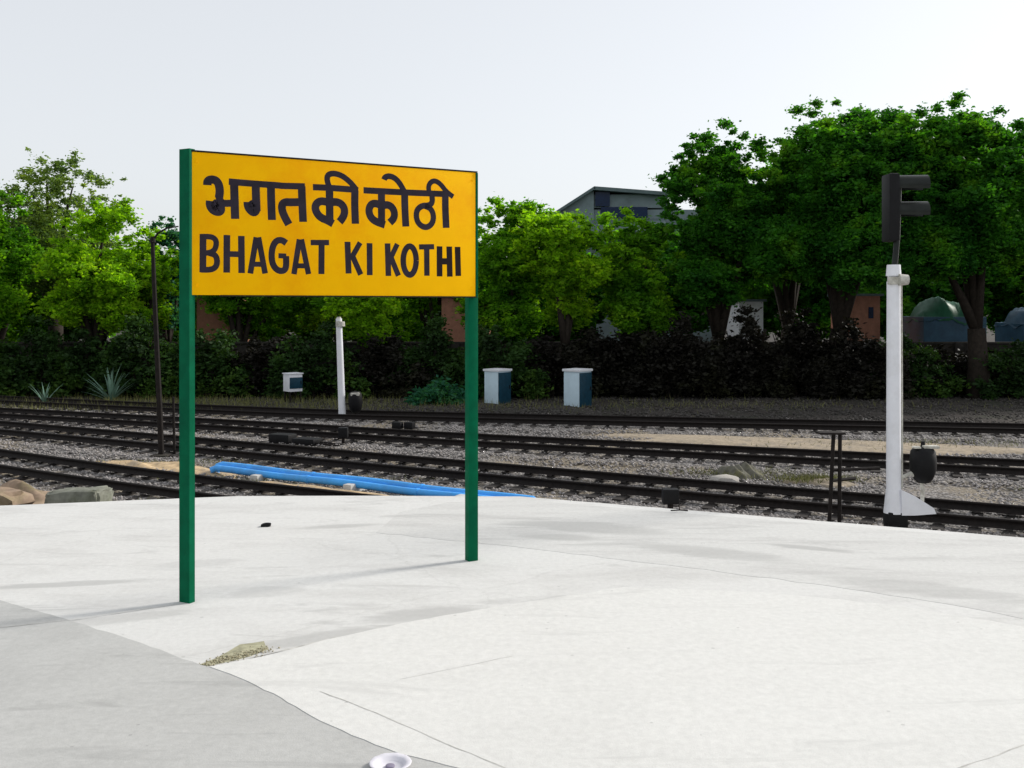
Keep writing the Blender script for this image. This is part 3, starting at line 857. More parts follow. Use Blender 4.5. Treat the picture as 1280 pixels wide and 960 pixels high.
bm = bmesh.new(); box(bm, (0.52, -0.03, zf(493)), (0.32, 0.40, 0.12), bevel=0.03); from_bm('drum_cover', bm, M_OFFWHITE, t)
bm = bmesh.new(); cyl(bm, (0.50, 0, 0), (0.50, 0, zf(513)), 0.05, 0.05, 8); tube(bm, [(0.1, 0, zf(505)), (0.4, 0, zf(505))], 0.03, 6); from_bm('bracket', bm, M_RUST, t)

# ------------------------------------------------------------------ dark iron post pair on the left
b = at(202, 574, EYE - GROUND)
t = thing('iron_post', 'tall thin dark iron post with a bracket at its top, left of the name board', 'post', (b.x, b.y, GROUND))
D0 = b.y; zz = lambda py: hz(py, D0) - GROUND; xx = lambda px: (px - 640) / F * D0 - b.x
bm = bmesh.new(); tube(bm, [(0, 0, -0.05), (xx(199), 0, zz(500)), (xx(194), 0, zz(390)), (xx(190.5), 0, zz(299))], [0.085, 0.08, 0.065, 0.055], 8); from_bm('pole', bm, M_RUST, t)
bm = bmesh.new(); tube(bm, [(xx(190.5), 0, zz(301)), (xx(198), 0, zz(291)), (xx(209), 0, zz(285)), (xx(223), 0, zz(283))], [0.03, 0.03, 0.025, 0.02], 6); from_bm('bracket', bm, M_RUST, t)
bm = bmesh.new(); cyl(bm, (xx(191), 0, zz(303)), (xx(191), 0, zz(296)), 0.08, 0.06, 10); from_bm('cap', bm, M_RUST, t)
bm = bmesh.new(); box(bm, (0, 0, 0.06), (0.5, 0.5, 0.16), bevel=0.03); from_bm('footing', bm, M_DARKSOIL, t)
bm = bmesh.new(); tube(bm, [(xx(215), 0.2, 0), (xx(213.5), 0.2, zz(497))], 0.035, 6); tube(bm, [(xx(199), 0, zz(522)), (xx(214), 0.2, zz(522))], 0.02, 6); tube(bm, [(xx(199), 0, zz(545)), (xx(214), 0.2, zz(545))], 0.02, 6); from_bm('stay_frame', bm, M_RUST, t)

# dark iron stand near the right-hand signal
D0 = 17.3; b = Vector(((1044 - 640) / F * D0, D0, GROUND)); zz = lambda py: hz(py, D0) - GROUND; xx = lambda px: (px - 1044) / F * D0
t = thing('iron_stand', 'dark rusty two-legged iron stand with a flat top, left of the white signal pole', 'stand', b)
for a, c in ((1037, 1042), (1052, 1050)):
    bm = bmesh.new(); tube(bm, [(xx(a - (2 if a < 1040 else 3)), 0, 0), (xx(c), 0, zz(541))], 0.035, 8); from_bm('leg', bm, M_RUST, t)
bm = bmesh.new(); box(bm, (xx(1038), 0, zz(541)), (0.44, 0.30, 0.035), bevel=0.006); from_bm('top_plate', bm, M_RUST, t)
for yy in (588, 601):
    bm = bmesh.new(); tube(bm, [(xx(1040), 0.02, zz(yy)), (xx(1075 if yy > 600 else 1106), 0.25, zz(yy))], 0.03, 6); from_bm('cross_bar', bm, M_RUST, t)

# small black junction box at the platform edge
D0 = 16.4; b = Vector(((838 - 640) / F * D0, D0, GROUND))
t = thing('junction_box', 'small square black box on a stub, peeping over the platform edge', 'box', b)
bm = bmesh.new(); box(bm, (0, 0, hz(620, D0) - GROUND), (0.26, 0.2, 0.24), bevel=0.015); from_bm('case', bm, M_BLACK, t)
bm = bmesh.new(); cyl(bm, (0, 0, 0), (0, 0, hz(628, D0) - GROUND), 0.05, 0.05, 8); from_bm('stub', bm, M_RUST, t)

# ------------------------------------------------------------------ blue pipes
pa = Vector((-7.35, 24.6, GROUND)); pd = Vector((0.889, -0.458, 0)); pn = Vector((0.458, 0.889, 0))
for i, (off, zc, r, lab) in enumerate(((0.10, 0.30, 0.082, 'light blue water pipe, the rear one of two lying beside the track'), (-0.09, 0.24, 0.082, 'light blue water pipe, the front one of two, nearer the platform'))):
    t = thing('water_pipe', lab, 'pipe', pa + pn * off)
    bm = bmesh.new()
    pts = [(0.02, 0, 0.02), (0.0, 0, zc - 0.16), (pd.x * 0.06, pd.y * 0.06, zc - 0.04)] + [(pd.x * s_, pd.y * s_, zc + 0.012 * math.sin(s_ * 1.7 + i) - 0.013 * s_) for s_ in np.linspace(0.2, 8.7, 20)] + [(pd.x * 8.85, pd.y * 8.85, zc - 0.2), (pd.x * 8.88, pd.y * 8.88, -0.1)]
    tube(bm, pts, r, 14); from_bm('pipe', bm, M_BLUE, t, smooth=True)
    for s_ in (3.0, 6.0):
        bm = bmesh.new(); c = Vector((pd.x * s_, pd.y * s_, zc + 0.012 * math.sin(s_ * 1.7 + i) - 0.013 * s_)); cyl(bm, c - pd * 0.03, c + pd * 0.03, r + 0.012, n=16)
        from_bm('collar', bm, M_BLUE, t)
for j, s_ in enumerate((1.6, 4.3, 7.2)):
    bm = bmesh.new(); box(bm, (0, 0, 0.05), (0.22, 0.7, 0.34), rz=math.atan2(pd.y, pd.x), bevel=0.02)
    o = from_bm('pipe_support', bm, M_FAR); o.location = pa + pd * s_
    bm = None
    tag(o, ('stubby concrete block carrying the blue pipes near their left end', 'stubby concrete block carrying the middle of the blue pipes', 'stubby concrete block under the blue pipes close to the platform')[j], 'pipe support', 'concrete blocks under the blue pipes')

# ------------------------------------------------------------------ location cabinets
def cabinet(px, py_top, py_bot, wpx, label, rz, legs=False, base=0.0):
    D0 = F * (EYE - GROUND) / (py_bot + (0 if not legs else 16) - HOR)
    k = D0 / F; H = (py_bot - py_top) * k; Wd = wpx * k
    z0 = hz(py_bot, D0) - GROUND
    t = thing('location_cabinet' if not legs else 'relay_box', label, 'equipment cabinet', ((px - 640) / F * D0, D0, GROUND), rz, 'white lineside equipment cabinets' if not legs else None)
    sx, sy = Wd * 0.72, Wd * 0.66
    bm = bmesh.new(); box(bm, (0, 0, z0 + H * 0.47), (sx, sy, H * 0.94), bevel=0.015); from_bm('case', bm, M_PALEBLUE if not legs else M_WHITE, t)
    bm = bmesh.new(); box(bm, (0, 0, z0 + H * 0.97), (sx * 1.12, sy * 1.12, H * 0.06), bevel=0.012); from_bm('roof', bm, M_WHITE, t)
    bm = bmesh.new(); box(bm, (0, -sy / 2 - 0.012, z0 + H * 0.47), (sx * 0.96, 0.03, H * (0.88 if not legs else 0.6)), bevel=0.006); d = from_bm('door', bm, M_TEAL, t)
    bm = bmesh.new(); box(bm, (sx * 0.36, -sy / 2 - 0.04, z0 + H * 0.5), (0.03, 0.03, 0.14), bevel=0.005); from_bm('handle', bm, M_RUST, d)
    if legs:
        for a in (-1, 1):
            for c in (-1, 1):
                bm = bmesh.new(); box(bm, (a * sx * 0.4, c * sy * 0.4, z0 / 2), (0.06, 0.06, z0 - 0.004)); from_bm('leg', bm, M_RUST, t)
    else:
        bm = bmesh.new(); box(bm, (0, 0, z0 / 2 - 0.05), (sx * 1.05, sy * 1.05, z0 + 0.1 - 0.004)); from_bm('plinth', bm, M_WALL, t)
# camera looks at the corner: pale side on the left, dark door on the right
cabinet(622, 461, 506, 34, 'white cabinet with a dark teal door, just right of the sign post', math.radians(50))
cabinet(722, 461, 509, 36, 'pale blue cabinet with a dark teal door, standing farther right under the trees', math.radians(50))
cabinet(366, 466, 489, 25, 'small white relay box on short rusty legs, left of the slender white pole', math.radians(40), legs=True)

# ------------------------------------------------------------------ things between the tracks
def at_ground(px, py): return at(px, py, EYE - GROUND)
p = at_ground(372, 557)
t = thing('point_machine', 'low dark point machine lying between the tracks left of the slender pole', 'point machine', (p.x, p.y, GROUND + 0.03), math.radians(-24))
bm = bmesh.new(); box(bm, (-0.55, 0, 0.16), (0.75, 0.45, 0.28), bevel=0.04); from_bm('motor_case', bm, M_BLACK, t)
bm = bmesh.new(); box(bm, (0.35, 0, 0.12), (0.8, 0.5, 0.2), bevel=0.04); from_bm('gear_case', bm, M_BLACK, t)
for yy in (-0.12, 0.12):
    bm = bmesh.new(); cyl(bm, (0.7, yy, 0.1), (1.6, yy, 0.06), 0.03, n=8); from_bm('rod', bm, M_RUST, t)
p = at_ground(429, 558)
t = thing('track_box', 'short dark upright box by the track in front of the slender pole', 'box', (p.x, p.y, GROUND))
bm = bmesh.new(); box(bm, (0, 0, 0.42), (0.28, 0.24, 0.30), bevel=0.02); from_bm('case', bm, M_BLACK, t)
bm = bmesh.new(); cyl(bm, (0, 0, 0), (0, 0, 0.3), 0.05, n=8); from_bm('stem', bm, M_RUST, t)
for px, lab in ((497, 'left of a pair of low dark lumps on the middle track bed'), (512, 'right of a pair of low dark lumps on the middle track bed')):
    p = at_ground(px, 538)
    t = thing('rail_block', lab, 'block', (p.x, p.y, GROUND + 0.05), math.radians(-20), 'dark blocks on the middle track bed')
    bm = bmesh.new(); box(bm, (0, 0, 0.12), (0.34, 0.26, 0.24), bevel=0.05); from_bm('block', bm, M_BLACK, t)

def rock(name, c, s, mat, label, cat, seed=0, sub=2, rz=0):
    bm = bmesh.new(); bmesh.ops.create_icosphere(bm, subdivisions=sub, radius=1)
    rs = random.Random(seed); ph = [rs.uniform(0, 6) for _ in range(6)]
    for v in bm.verts:
        n_ = v.co.copy(); r = 1 + 0.18 * math.sin(3 * n_.x + ph[0]) * math.sin(4 * n_.y + ph[1]) + 0.10 * math.sin(9 * n_.z + ph[2] + 5 * n_.x) + rs.uniform(-0.05, 0.05)
        v.co = Vector((max(-0.75, min(0.75, n_.x)) * r * s[0], max(-0.8, min(0.8, n_.y)) * r * s[1], max(-0.6, min(0.7, n_.z)) * r * s[2]))
    o = from_bm(name, bm, mat); o.location = c; o.rotation_euler = (0, 0, rz); tag(o, label, cat); return o
p = at_ground(905, 606); rock('rock', (p.x, p.y, GROUND + 0.1), (0.42, 0.22, 0.16), M_PALESTONE, 'flat whitish rock at the foot of the dark mound between the tracks', 'rock', 1)
p = at(28, 622, D=18.9); rock('rock', (p.x - 0.6, p.y, -0.62), (0.8, 0.45, 0.36), M_PINK, 'big pinkish brown rock behind the far left platform edge', 'rock', 3, 3)
p = at(118, 620, D=19.2)
bm = bmesh.new(); box(bm, (0, 0, -0.02), (1.15, 0.6, 0.8), bevel=0.13)
for v in bm.verts: v.co += Vector((0, 0, 0.05 * math.sin(v.co.x * 3.1)))
bmesh.ops.subdivide_edges(bm, edges=bm.edges[:], cuts=2, use_grid_fill=True)
for v in bm.verts: v.co += Vector((random.uniform(-.02, .02), random.uniform(-.02, .02), random.uniform(-.025, .025)))
o = from_bm('concrete_block', bm, simple('mossy_concrete', (0.20, 0.205, 0.17), 0.95, var=0.3, scale=5, bmp=0.6, dirt=(0.10, 0.11, 0.07), dirt_amt=0.8))
o.location = (p.x - 0.3, p.y, hz(611, 19.2) - 0.38); o.rotation_euler = (0, 0.02, math.radians(-14)); tag(o, 'long mossy concrete block beside the pinkish rock, behind the platform', 'concrete block')

# litter on the platform
p = at(333, 658, EYE); rock('pebble', (p.x, p.y, 0.02), (0.09, 0.05, 0.04), M_BLACK, 'small dark pebble on the pale platform between the sign posts', 'pebble', 5)
p = at(850, 640, EYE)
t = thing('twig_scrap', 'tiny dark forked scrap lying at the far platform edge', 'litter', (p.x, p.y, 0.008))
bm = bmesh.new(); tube(bm, [(-0.14, 0, 0.015), (0, 0.01, 0.02), (0.12, 0.0, 0.012)], 0.010, 6); tube(bm, [(0, 0.01, 0.02), (-0.02, 0.0, 0.09), (0.01, 0, 0.13)], 0.009, 6); from_bm('twig', bm, M_RUST, t)
p = at(488, 961, EYE)
t = thing('paper_plate', 'round white paper plate with a dark centre spot at the bottom edge', 'plate', (p.x, p.y, 0.013))
bm = bmesh.new(); n = 32
prof = [(0.0, 0.004), (0.085, 0.004), (0.10, 0.022), (0.138, 0.034), (0.142, 0.031), (0.10, 0.012), (0.085, 0.0), (0.0, 0.0)]
rings = []
for a, z in prof:
    rings.append([bm.verts.new((a * math.cos(2 * PI * i / n), a * math.sin(2 * PI * i / n), z + (0.002 * math.sin(i * 2.0) if a > 0.12 else 0))) for i in range(n)] if a else [bm.verts.new((0, 0, z))])
for a, b_ in zip(rings, rings[1:]):
    for i in range(n):
        j = (i + 1) % n
        if len(a) == 1: bm.faces.new((a[0], b_[j], b_[i]))
        elif len(b_) == 1: bm.faces.new((a[i], a[j], b_[0]))
        else: bm.faces.new((a[i], a[j], b_[j], b_[i]))
from_bm('plate', bm, simple('white_paper', (0.62, 0.61, 0.66), 0.7, var=0.04, scale=9, bmp=0.05), t, smooth=True)
bm = bmesh.new(); drum(bm, (0.0, -0.01, 0.011), 0.032, 0.016, 14); from_bm('spot', bm, simple('greyish_lump', (0.22, 0.20, 0.27), 0.7), t, smooth=True)

# ------------------------------------------------------------------ plants
def blades(name, c, n, length, width, spread, mat, label, cat, seed=0, parent=None):
    rs = random.Random(seed); bm = bmesh.new()
    for i in range(n):
        a = rs.uniform(0, 2 * PI); el = rs.uniform(0.45, 1.45) if i > 2 else 1.5; L = length * rs.uniform(0.6, 1.0) * (1.1 if i <= 2 else 1)
        d = Vector((math.cos(a) * math.cos(el), math.sin(a) * math.cos(el), math.sin(el))); s_ = Vector((-math.sin(a), math.cos(a), 0))
        prev = None
        for k in range(5):
            t = k / 4; wv = width * (1 - t) ** 0.7 * (0.6 + 1.2 * t * (1 - t)) + 0.002
            q = d * L * t + Vector((math.cos(a), math.sin(a), -0.4)) * spread * t * t
            cur = (bm.verts.new(q + s_ * wv), bm.verts.new(q + Vector((0, 0, -wv * 0.5))), bm.verts.new(q - s_ * wv))
            if prev: bm.faces.new((prev[0], prev[1], cur[1], cur[0])); bm.faces.new((prev[1], prev[2], cur[2], cur[1]))
            prev = cur
    o = from_bm(name, bm, mat); o.location = c
    if label: tag(o, label, cat)
    return o
M_AGAVE = simple('bluish_agave', (0.16, 0.27, 0.20), 0.5, var=0.25, scale=4, bmp=0.05)
p = at_ground(139, 503); blades('agave_plant', (p.x, p.y, GROUND), 26, 1.75, 0.09, 0.4, M_AGAVE, 'spiky bluish green agave at the foot of the left trees', 'plant', 2)
p = at_ground(56, 507); blades('agave_plant', (p.x, p.y, GROUND), 14, 1.2, 0.05, 0.3, M_AGAVE, 'thin greyish spiky plant left of the bluish agave', 'plant', 3)

# weeds
M_WEED = simple('dry_weeds', (0.15, 0.155, 0.05), 0.8, var=0.4, scale=3, bmp=0)
def weeds(n, centres, seed):
    rs = np.random.default_rng(seed); T = []
    for (cx, cy, rx, ry, m, hgt) in centres:
        b0 = np.stack([rs.normal(cx, rx, m), rs.normal(cy, ry, m), np.full(m, GROUND + 0.08)], -1)
        tip = b0 + np.stack([rs.normal(0, 0.07, m), rs.normal(0, 0.07, m), rs.uniform(0.3, 1.0, m) * hgt], -1)
        a = rs.uniform(0, 6.28, m); w_ = np.stack([np.cos(a), np.sin(a), a * 0], -1) * 0.011
        T.append(np.stack([b0 - w_, b0 + w_, tip], 1))
    o = link('weeds', quads_mesh('weeds', np.concatenate(T), 3), M_WEED, kind='stuff'); tag(o, 'dry yellowish weeds growing among the ballast', 'weeds')
weeds(0, [(7.2, 23.7, 0.5, 0.16, 700, 0.2), (-8.5, 26.2, 1.6, 0.3, 400, 0.12), (-4.4, 23.6, 1.6, 0.2, 500, 0.12), (-15, 40, 6, 0.5, 1500, 0.3), (2, 41, 9, 0.5, 500, 0.25), (-10.5, 20.4, 1.5, 0.3, 500, 0.25), (13, 30, 3, 0.5, 500, 0.15), (-14, 42.5, 6, 1.2, 2600, 0.4), (4, 42, 8, 1.5, 700, 0.3),
          (12.8, 22.4, 0.8, 0.2, 200, 0.15), (5.6, 24.7, 0.8, 0.3, 400, 0.14)], 5)

# ------------------------------------------------------------------ trees
def leaves_from_clumps(C, R, per, size, rs, flat=0.75):
    """C: (m,3) clump centres, R: (m,) radii -> (n,4,3) leaf quads"""
    m = len(C)
    idx = np.repeat(np.arange(m), per)
    n = len(idx)
    d = rs.normal(0, 1, (n, 3)); d /= np.linalg.norm(d, axis=1)[:, None]
    r = np.abs(rs.normal(0, 0.55, n)) + 0.05
    P = C[idx] + d * (r * R[idx])[:, None] * np.array([1.15, 1.15, flat])
    a = rs.normal(0, 1, (n, 3)); a /= np.linalg.norm(a, axis=1)[:, None]
    a[:, 2] *= 0.6
    b = np.cross(a, rs.normal(0, 1, (n, 3))); b /= (np.linalg.norm(b, axis=1)[:, None] + 1e-6)
    s = rs.uniform(size * 0.6, size * 1.3, n)[:, None]
    return np.stack([P - a * s * 0.9, P + b * s * 0.42, P + a * s, P - b * s * 0.42], 1)

def tree(px, py_top, hw, D, label, leaf='mid', py_bot=400, seed=0, dens=1.0, sparse=0.45, trunk_dx=0.0, lobes=9, size=0.125, name='tree', group=None, stray=0.12):
    rs = np.random.default_rng(seed + 100); rr = random.Random(seed + 100)
    k = D / F; hw = hw * 1.12
    x0 = (px - 640) * k; top = hz(py_top, D) - GROUND; bot = hz(py_bot, D) - GROUND
    Rw = hw * k; H = top - bot
    t = thing(name, label, 'tree', (x0 + trunk_dx, D, GROUND), 0, group)
    # lobes of the crown
    L = []
    for i in range(lobes):
        a = 2 * PI * i / lobes + rr.uniform(-0.4, 0.4); q = rr.uniform(0.25, 0.72)
        z = bot + H * rr.uniform(0.22, 0.82)
        zz_ = (z - bot) / H
        shrink = 1.0 - 0.55 * max(0, zz_ - 0.45) / 0.55
        L.append((math.cos(a) * Rw * q * shrink, math.sin(a) * Rw * q * 0.75, z, Rw * rr.uniform(0.30, 0.46)))
    L.append((rr.uniform(-.2, .2) * Rw, 0, top - Rw * 0.32, Rw * 0.34))
    L.append((0, 0, bot + H * 0.5, Rw * 0.55))
    C = []; R = []
    for (lx, ly, lz, lr) in L:
        m = int(16 + 26 * lr * lr)
        d = rs.normal(0, 1, (m, 3)); d /= np.linalg.norm(d, axis=1)[:, None]
        r = rs.uniform(0.25, 1.0, m) ** 0.5 * lr
        c = np.array([lx, ly, lz]) + d * r[:, None] * np.array([1, 1, 0.85])
        C.append(c); R.append(rs.uniform(0.2, 0.5, m) * (0.7 + 0.10 * Rw))
    # twigs that stray beyond the outline
    m = int(110 * stray * 8)
    d = rs.normal(0, 1, (m, 3)); d /= np.linalg.norm(d, axis=1)[:, None]; d[:, 2] = np.abs(d[:, 2]) * 0.9
    c = np.array([0, 0, bot + H * 0.5]) + d * np.array([Rw * 1.0, Rw * 0.8, H * 0.50]) * rs.uniform(0.80, 1.03, m)[:, None]
    C.append(c); R.append(rs.uniform(0.12, 0.3, m))
    m = int(26 * (0.5 + stray * 4))
    a = rs.uniform(-1, 1, m); zt2 = bot + H * (0.5 + 0.5 * np.sqrt(np.clip(1 - a * a * 0.95, 0, 1))) + rs.uniform(-0.5, 0.65, m)
    C.append(np.stack([a * Rw * 0.95, rs.uniform(-0.5, 0.5, m) * Rw, zt2], -1)); R.append(rs.uniform(0.15, 0.42, m))
    C = np.concatenate(C); R = np.concatenate(R)
    ok = (C[:, 2] < top + 0.5) & (C[:, 2] > bot - 0.4)
    if sparse: ok &= rs.uniform(0, 1, len(C)) > sparse * np.clip((C[:, 2] - bot) / H, 0, 1)
    C = C[ok]; R = R[ok]
    C[:, 0] -= trunk_dx
    per = np.maximum(10, (dens * 330 * R ** 1.6 / 0.5 ** 1.6)).astype(int)
    Q = leaves_from_clumps(C, R, per, size, rs)
    link('crown', quads_mesh('crown', Q, 4), LEAF[leaf], t)
    # trunk and limbs
    bm = bmesh.new()
    r0 = 0.10 + 0.028 * top
    fork = bot * 0.75 + 0.3
    tube(bm, [(0, 0, -0.1), (0.06 * rr.uniform(-1, 1), 0, fork * 0.5), (-trunk_dx * 0.35, 0, fork)], [r0 * 1.25, r0, r0 * 0.85], 8)
    from_bm('trunk', bm, M_BARK, t, smooth=True)
    for (lx, ly, lz, lr) in L[:lobes:1][:7] + L[-2:-1]:
        e = Vector((lx - trunk_dx, ly, lz)); s_ = Vector((-trunk_dx * 0.35, 0, fork - 0.1))
        mid = s_.lerp(e, 0.5) + Vector((rr.uniform(-.3, .3), rr.uniform(-.3, .3), rr.uniform(0, .5)))
        bm = bmesh.new(); tube(bm, [s_, s_.lerp(mid, 0.5) + Vector((0, 0, 0.1)), mid, mid.lerp(e, 0.6) + Vector((rr.uniform(-.2, .2), 0, 0.1)), e], [r0 * 0.55, r0 * 0.42, r0 * 0.3, r0 * 0.18, r0 * 0.07], 6)
        from_bm('limb', bm, M_BARK, t, smooth=True)
    return t

# left group
tree(70, 196, 82, 52, 'tall feathery grey-green tree with sky showing through, far left', 'grey', 380, 1, dens=0.36, sparse=0.72, lobes=11, size=0.105, stray=0.22)
tree(120, 256, 66, 47, 'bright yellow-green bushy tree just left of the iron post', 'yellow', 455, 2, dens=0.7, lobes=9)
tree(-10, 250, 62, 48, 'dark green tree cut by the left edge of the view', 'mid', 460, 3, dens=0.7)
tree(208, 284, 30, 58, 'small bluish green tree seen between the iron post and the name board', 'teal', 440, 4, dens=0.8, lobes=7)
tree(182, 300, 40, 50, 'yellowish tree directly behind the iron post', 'yellow', 440, 25, dens=0.8, lobes=7)
# behind the board
tree(300, 275, 75, 50, 'dull olive tree behind the left half of the name board', 'mid', 455, 5)
tree(430, 285, 80, 52, 'dull green tree behind the middle of the name board', 'mid', 455, 6)
tree(455, 352, 45, 46, 'low yellowish tree showing under the middle of the name board', 'yellow', 440, 7, dens=0.8, lobes=7)
tree(545, 262, 70, 53, 'green tree behind the right end of the name board', 'mid', 455, 8)
# right of the board
tree(640, 252, 66, 48, 'mid green tree just right of the name board', 'mid', 445, 9, dens=0.75, stray=0.3)
tree(706, 262, 62, 46, 'bright yellow-green tree in front of the grey roof', 'yellow', 425, 10, dens=0.7)
tree(792, 274, 58, 47, 'lower green tree between the grey roof and the tall trees', 'mid', 440, 11)
tree(898, 168, 70, 47, 'tall dense green tree, leftmost of the big trees on the right', 'deep', 412, 12, dens=1.15, lobes=12, stray=0.3)
tree(1060, 132, 115, 46, 'widest tall green tree, behind the black signal head', 'deep', 394, 13, dens=1.15, lobes=15, trunk_dx=-0.6, stray=0.28)
tree(1215, 138, 105, 45, 'tall green tree at the right edge with a thick dark trunk', 'deep', 392, 14, dens=1.15, lobes=14, trunk_dx=0.3, stray=0.25)
tree(1350, 165, 95, 47, 'yellowish green tree mostly beyond the right edge', 'mid', 380, 15)
tree(985, 196, 80, 52, 'dark tree filling the gap between the two tallest trees', 'deep', 400, 16, dens=1.1)
tree(1500, 190, 110, 48, 'tree far beyond the right edge of the view', 'deep', 390, 17, dens=0.8)
tree(-150, 230, 100, 50, 'tree far beyond the left edge of the view', 'mid', 420, 18, dens=0.8)
# trees filling the distance
for i, (px, top_, hw, D, leaf) in enumerate([(-60, 300, 90, 66, 'mid'), (90, 305, 90, 66, 'mid'), (250, 310, 90, 64, 'mid'), (400, 315, 95, 66, 'mid'), (560, 315, 90, 64, 'mid'), (700, 330, 90, 62, 'deep'), (850, 300, 95, 62, 'deep'), (1000, 300, 95, 62, 'deep'), (1290, 280, 95, 64, 'deep'), (1150, 270, 100, 63, 'deep')]):
    where = ['beyond the far left trees', 'behind the feathery tree', 'behind the left sign post', 'behind the slender white pole', 'behind the right sign post', 'behind the pale blue cabinet', 'behind the leftmost tall tree', 'left of the white signal pole', 'at the right edge behind the trunks', 'between the white signal pole and the right-hand trunk'][i]
    tree(px, top_, hw, D, 'dark background tree ' + where, leaf, 445, 40 + i, dens=0.45, lobes=8, size=0.20, group='dark trees in the back row')

# undergrowth along the boundary: shrubs that can be told apart by where they stand
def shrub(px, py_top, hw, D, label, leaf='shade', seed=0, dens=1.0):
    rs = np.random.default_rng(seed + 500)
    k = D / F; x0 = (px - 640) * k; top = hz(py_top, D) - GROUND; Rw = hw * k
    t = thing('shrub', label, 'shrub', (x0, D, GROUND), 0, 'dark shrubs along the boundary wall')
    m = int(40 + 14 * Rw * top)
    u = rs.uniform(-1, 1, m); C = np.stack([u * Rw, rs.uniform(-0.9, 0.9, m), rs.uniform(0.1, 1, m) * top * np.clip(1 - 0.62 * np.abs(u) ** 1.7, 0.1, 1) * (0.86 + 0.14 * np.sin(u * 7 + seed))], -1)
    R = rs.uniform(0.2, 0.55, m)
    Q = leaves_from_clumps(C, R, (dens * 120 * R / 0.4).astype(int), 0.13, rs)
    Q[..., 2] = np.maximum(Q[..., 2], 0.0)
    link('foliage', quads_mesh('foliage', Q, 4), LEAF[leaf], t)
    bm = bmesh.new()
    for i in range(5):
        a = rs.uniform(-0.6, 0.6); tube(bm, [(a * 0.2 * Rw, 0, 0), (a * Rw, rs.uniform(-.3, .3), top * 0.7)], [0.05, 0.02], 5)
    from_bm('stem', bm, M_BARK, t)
spots = [(-40, 388, 66), (45, 392, 60), (110, 408, 60), (178, 395, 55), (255, 398, 58), (335, 412, 60), (398, 398, 58), (475, 414, 60), (545, 396, 58), (620, 398, 58), (690, 408, 58), (765, 400, 60), (840, 392, 60), (932, 377, 46), (1000, 384, 55), (1070, 396, 56), (1130, 414, 56), (1200, 424, 58), (1275, 418, 60), (1350, 400, 60)]
spot_lab = ['at the far left corner', 'behind the thin spiky plant', 'behind the bluish agave', 'behind the iron post', 'right of the left sign post', 'behind the small white relay box', 'left of the slender white pole', 'right of the slender white pole', 'left of the right sign post',
            'behind the cabinet nearest the sign', 'between the two cabinets', 'right of the pale blue cabinet', 'well right of the pale blue cabinet', 'under the leftmost tall tree', 'left of the slanting trunk', 'behind the iron stand', 'behind the white signal pole', 'below the green and blue tarpaulin', 'at the right edge', 'beyond the right edge']
for i, (px, tp, hw) in enumerate(spots):
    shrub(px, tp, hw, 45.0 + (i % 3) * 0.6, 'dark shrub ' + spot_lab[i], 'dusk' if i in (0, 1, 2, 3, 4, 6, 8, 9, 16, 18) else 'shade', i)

shrub(550, 478, 30, 42.6, 'small bluish green bush low beside the right sign post, in front of the dark shrubs', 'teal', 77)
# boundary wall with piers and coping
t = thing('boundary_wall', 'long dark weathered boundary wall in the shade behind the shrubs', 'wall', (0, 47.9, GROUND))
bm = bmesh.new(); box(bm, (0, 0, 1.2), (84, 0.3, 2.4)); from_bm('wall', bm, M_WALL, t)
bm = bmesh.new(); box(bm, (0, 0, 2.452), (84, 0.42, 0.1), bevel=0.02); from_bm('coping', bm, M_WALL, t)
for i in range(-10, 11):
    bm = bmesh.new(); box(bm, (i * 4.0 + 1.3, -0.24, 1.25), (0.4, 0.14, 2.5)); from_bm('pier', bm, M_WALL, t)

# things showing over the wall through the gaps
def tarp(px, D, wpx, py_top, mat_top, mat_low, label, seed):
    k = D / F; x0 = (px - 640) * k; wd = wpx * k; top = hz(py_top, D)
    t = thing('covered_heap', label, 'tarpaulin', (x0, D, GROUND))
    zt_ = top - GROUND
    rs = random.Random(seed); n = 20; ph = rs.uniform(0, 6)
    V = []; Fc = []
    for j in range(n + 1):
        for i in range(n + 1):
            u = i / n * 2 - 1; v = j / n * 2 - 1
            r = min(1, (abs(u) ** 2.6 + abs(v) ** 2.6))
            V.append((u * wd / 2, v * 1.5, zt_ - 1.1 * r ** 1.6 - 0.28 * abs(math.sin(u * 3.1 + ph)) * (1 - v * v * 0.5) - 0.12 * u + 0.07 * math.sin(u * 11 + ph + v * 5) + 0.05 * math.sin(u * 23 + v * 9)))
    for j in range(n):
        for i in range(n):
            a = j * (n + 1) + i; Fc.append((a, a + 1, a + n + 2, a + n + 1))
    link('sheet', idx_mesh('sheet', V, Fc), mat_top, t)
    bm = bmesh.new(); box(bm, (0, 0, (zt_ - 0.95) / 2), (wd * 0.98, 2.9, zt_ - 0.95), bevel=0.03); from_bm('side_sheet', bm, mat_low, t)
tarp(1178, 50, 78, 372, M_TARPG, M_TARPB, 'green and blue tarpaulin over a heap, right of the white signal pole', 1)
tarp(1300, 50, 80, 380, M_TARPB, M_TARPB, 'plain blue tarpaulin over a heap at the right edge', 2)

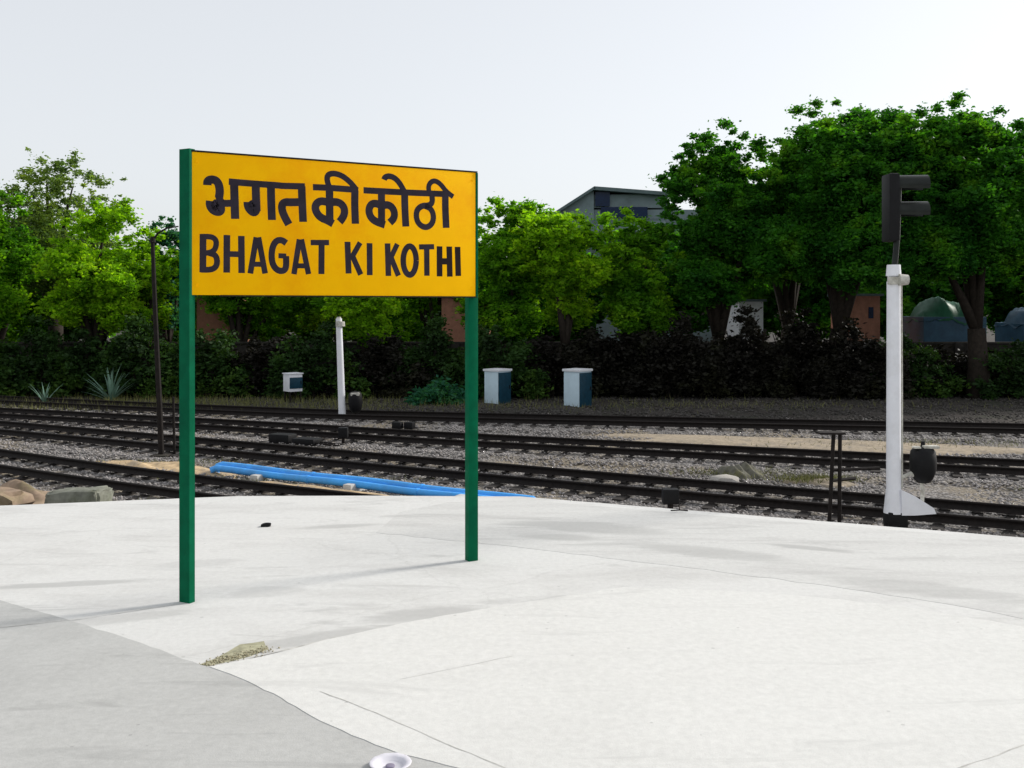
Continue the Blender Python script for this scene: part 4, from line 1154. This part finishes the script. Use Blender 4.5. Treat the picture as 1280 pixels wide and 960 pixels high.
def hut(px0, px1, py_top, D, mat, label, win=True):
    k = D / F; x = ((px0 + px1) / 2 - 640) * k; wd = (px1 - px0) * k; H = hz(py_top, D) - GROUND
    t = thing('brick_hut', label, 'hut', (x, D + 1.5, GROUND))
    bm = bmesh.new(); box(bm, (0, 0, H / 2), (wd, 3.0, H)); from_bm('wall', bm, mat, t)
    bm = bmesh.new(); box(bm, (0, 0, H + 0.06), (wd + 0.3, 3.3, 0.12)); from_bm('roof', bm, M_ROOF, t)
    if not win: return
    bm = bmesh.new(); box(bm, (wd * 0.2, -1.505, H * 0.82), (wd * 0.16, 0.05, H * 0.12)); from_bm('window', bm, M_GLASS, t)
hut(1062, 1100, 370, 51, M_BRICK, 'small pink brick hut seen left of the white signal pole')
hut(552, 612, 372, 52, M_BRICK, 'small pink brick hut seen beside the right sign post')
hut(246, 300, 372, 52, M_BRICK, 'small brick hut seen under the left end of the name board')
hut(924, 954, 377, 52, M_WHITE, 'low white hut glimpsed through the dark trees', win=False)

# house with grey roof behind the trees
D0 = 72; k = D0 / F
t = thing('house', 'large house with a grey-green pitched roof rising behind the trees', 'house', ((775 - 640) * k, D0, GROUND))
hx = lambda px: (px - 775) * k; hzz = lambda py: hz(py, D0) - GROUND
bm = bmesh.new(); box(bm, (hx(800), 3, hzz(262) / 2), (hx(900) - hx(700), 6, hzz(262))); from_bm('wall', bm, M_PLASTER, t)
def roof_piece(name, pts, th, mat, parent=None):
    bm = bmesh.new(); P = [Vector(p) for p in pts]
    nr = (P[1] - P[0]).cross(P[2] - P[0]).normalized()
    if nr.z < 0: nr = -nr
    a = [bm.verts.new(p) for p in P]; b_ = [bm.verts.new(p - nr * th) for p in P]; n = len(P)
    bm.faces.new(a); bm.faces.new(b_[::-1])
    for i in range(n): bm.faces.new((a[i], a[(i + 1) % n], b_[(i + 1) % n], b_[i]))
    return from_bm(name, bm, mat, parent or t)
# gable rising to its apex, then ridge to the right
roof_piece('roof_slope', [(hx(655), -0.6, hzz(290)), (hx(742), -0.6, hzz(234)), (hx(742), 6.5, hzz(234)), (hx(655), 6.5, hzz(290))], 0.18, M_ROOF)
roof_piece('roof_slope', [(hx(742), -0.6, hzz(234)), (hx(835), -0.6, hzz(241)), (hx(835), 6.5, hzz(241)), (hx(742), 6.5, hzz(234))], 0.25, M_ROOF)
roof_piece('roof_slope', [(hx(826), -0.4, hzz(240)), (hx(890), -0.4, hzz(215)), (hx(890), 6.5, hzz(215)), (hx(826), 6.5, hzz(240))], 0.2, M_ROOF)
bm = bmesh.new()
for f_ in (((655, 291), (742, 236), (742, 291)), ):
    vs = [bm.verts.new((hx(a), y_, hzz(b_))) for y_ in (-0.2, 0.0) for a, b_ in f_]
    bm.faces.new(vs[:3]); bm.faces.new(vs[3:][::-1])
    for i in range(3): bm.faces.new((vs[i], vs[(i + 1) % 3], vs[3 + (i + 1) % 3], vs[3 + i]))
from_bm('gable_wall', bm, M_PLASTER, t)
bm = bmesh.new(); box(bm, ((hx(742) + hx(835)) / 2, 2.8, (hzz(241) + hzz(262)) / 2), (hx(835) - hx(742) - 0.1, 5.6, hzz(241) - hzz(262) - 0.25)); from_bm('upper_wall', bm, M_PLASTER, t)
bm = bmesh.new(); box(bm, (hx(753), -0.12, (hzz(240) + hzz(258)) / 2), (hx(762) - hx(744), 0.12, hzz(240) - hzz(258))); from_bm('window', bm, M_GLASS, t)
bm = bmesh.new(); box(bm, (hx(780), -0.14, (hzz(259) + hzz(272)) / 2), (hx(806) - hx(748), 0.14, hzz(259) - hzz(272))); from_bm('under_eave_shade', bm, M_GLASS, t)  # dark strip laid on the wall as the shade under the eave
roof_piece('porch_roof', [(hx(725), -2.2, hzz(293)), (hx(830), -2.2, hzz(291)), (hx(830), -0.1, hzz(273)), (hx(735), -0.1, hzz(275))], 0.12, M_ROOF)
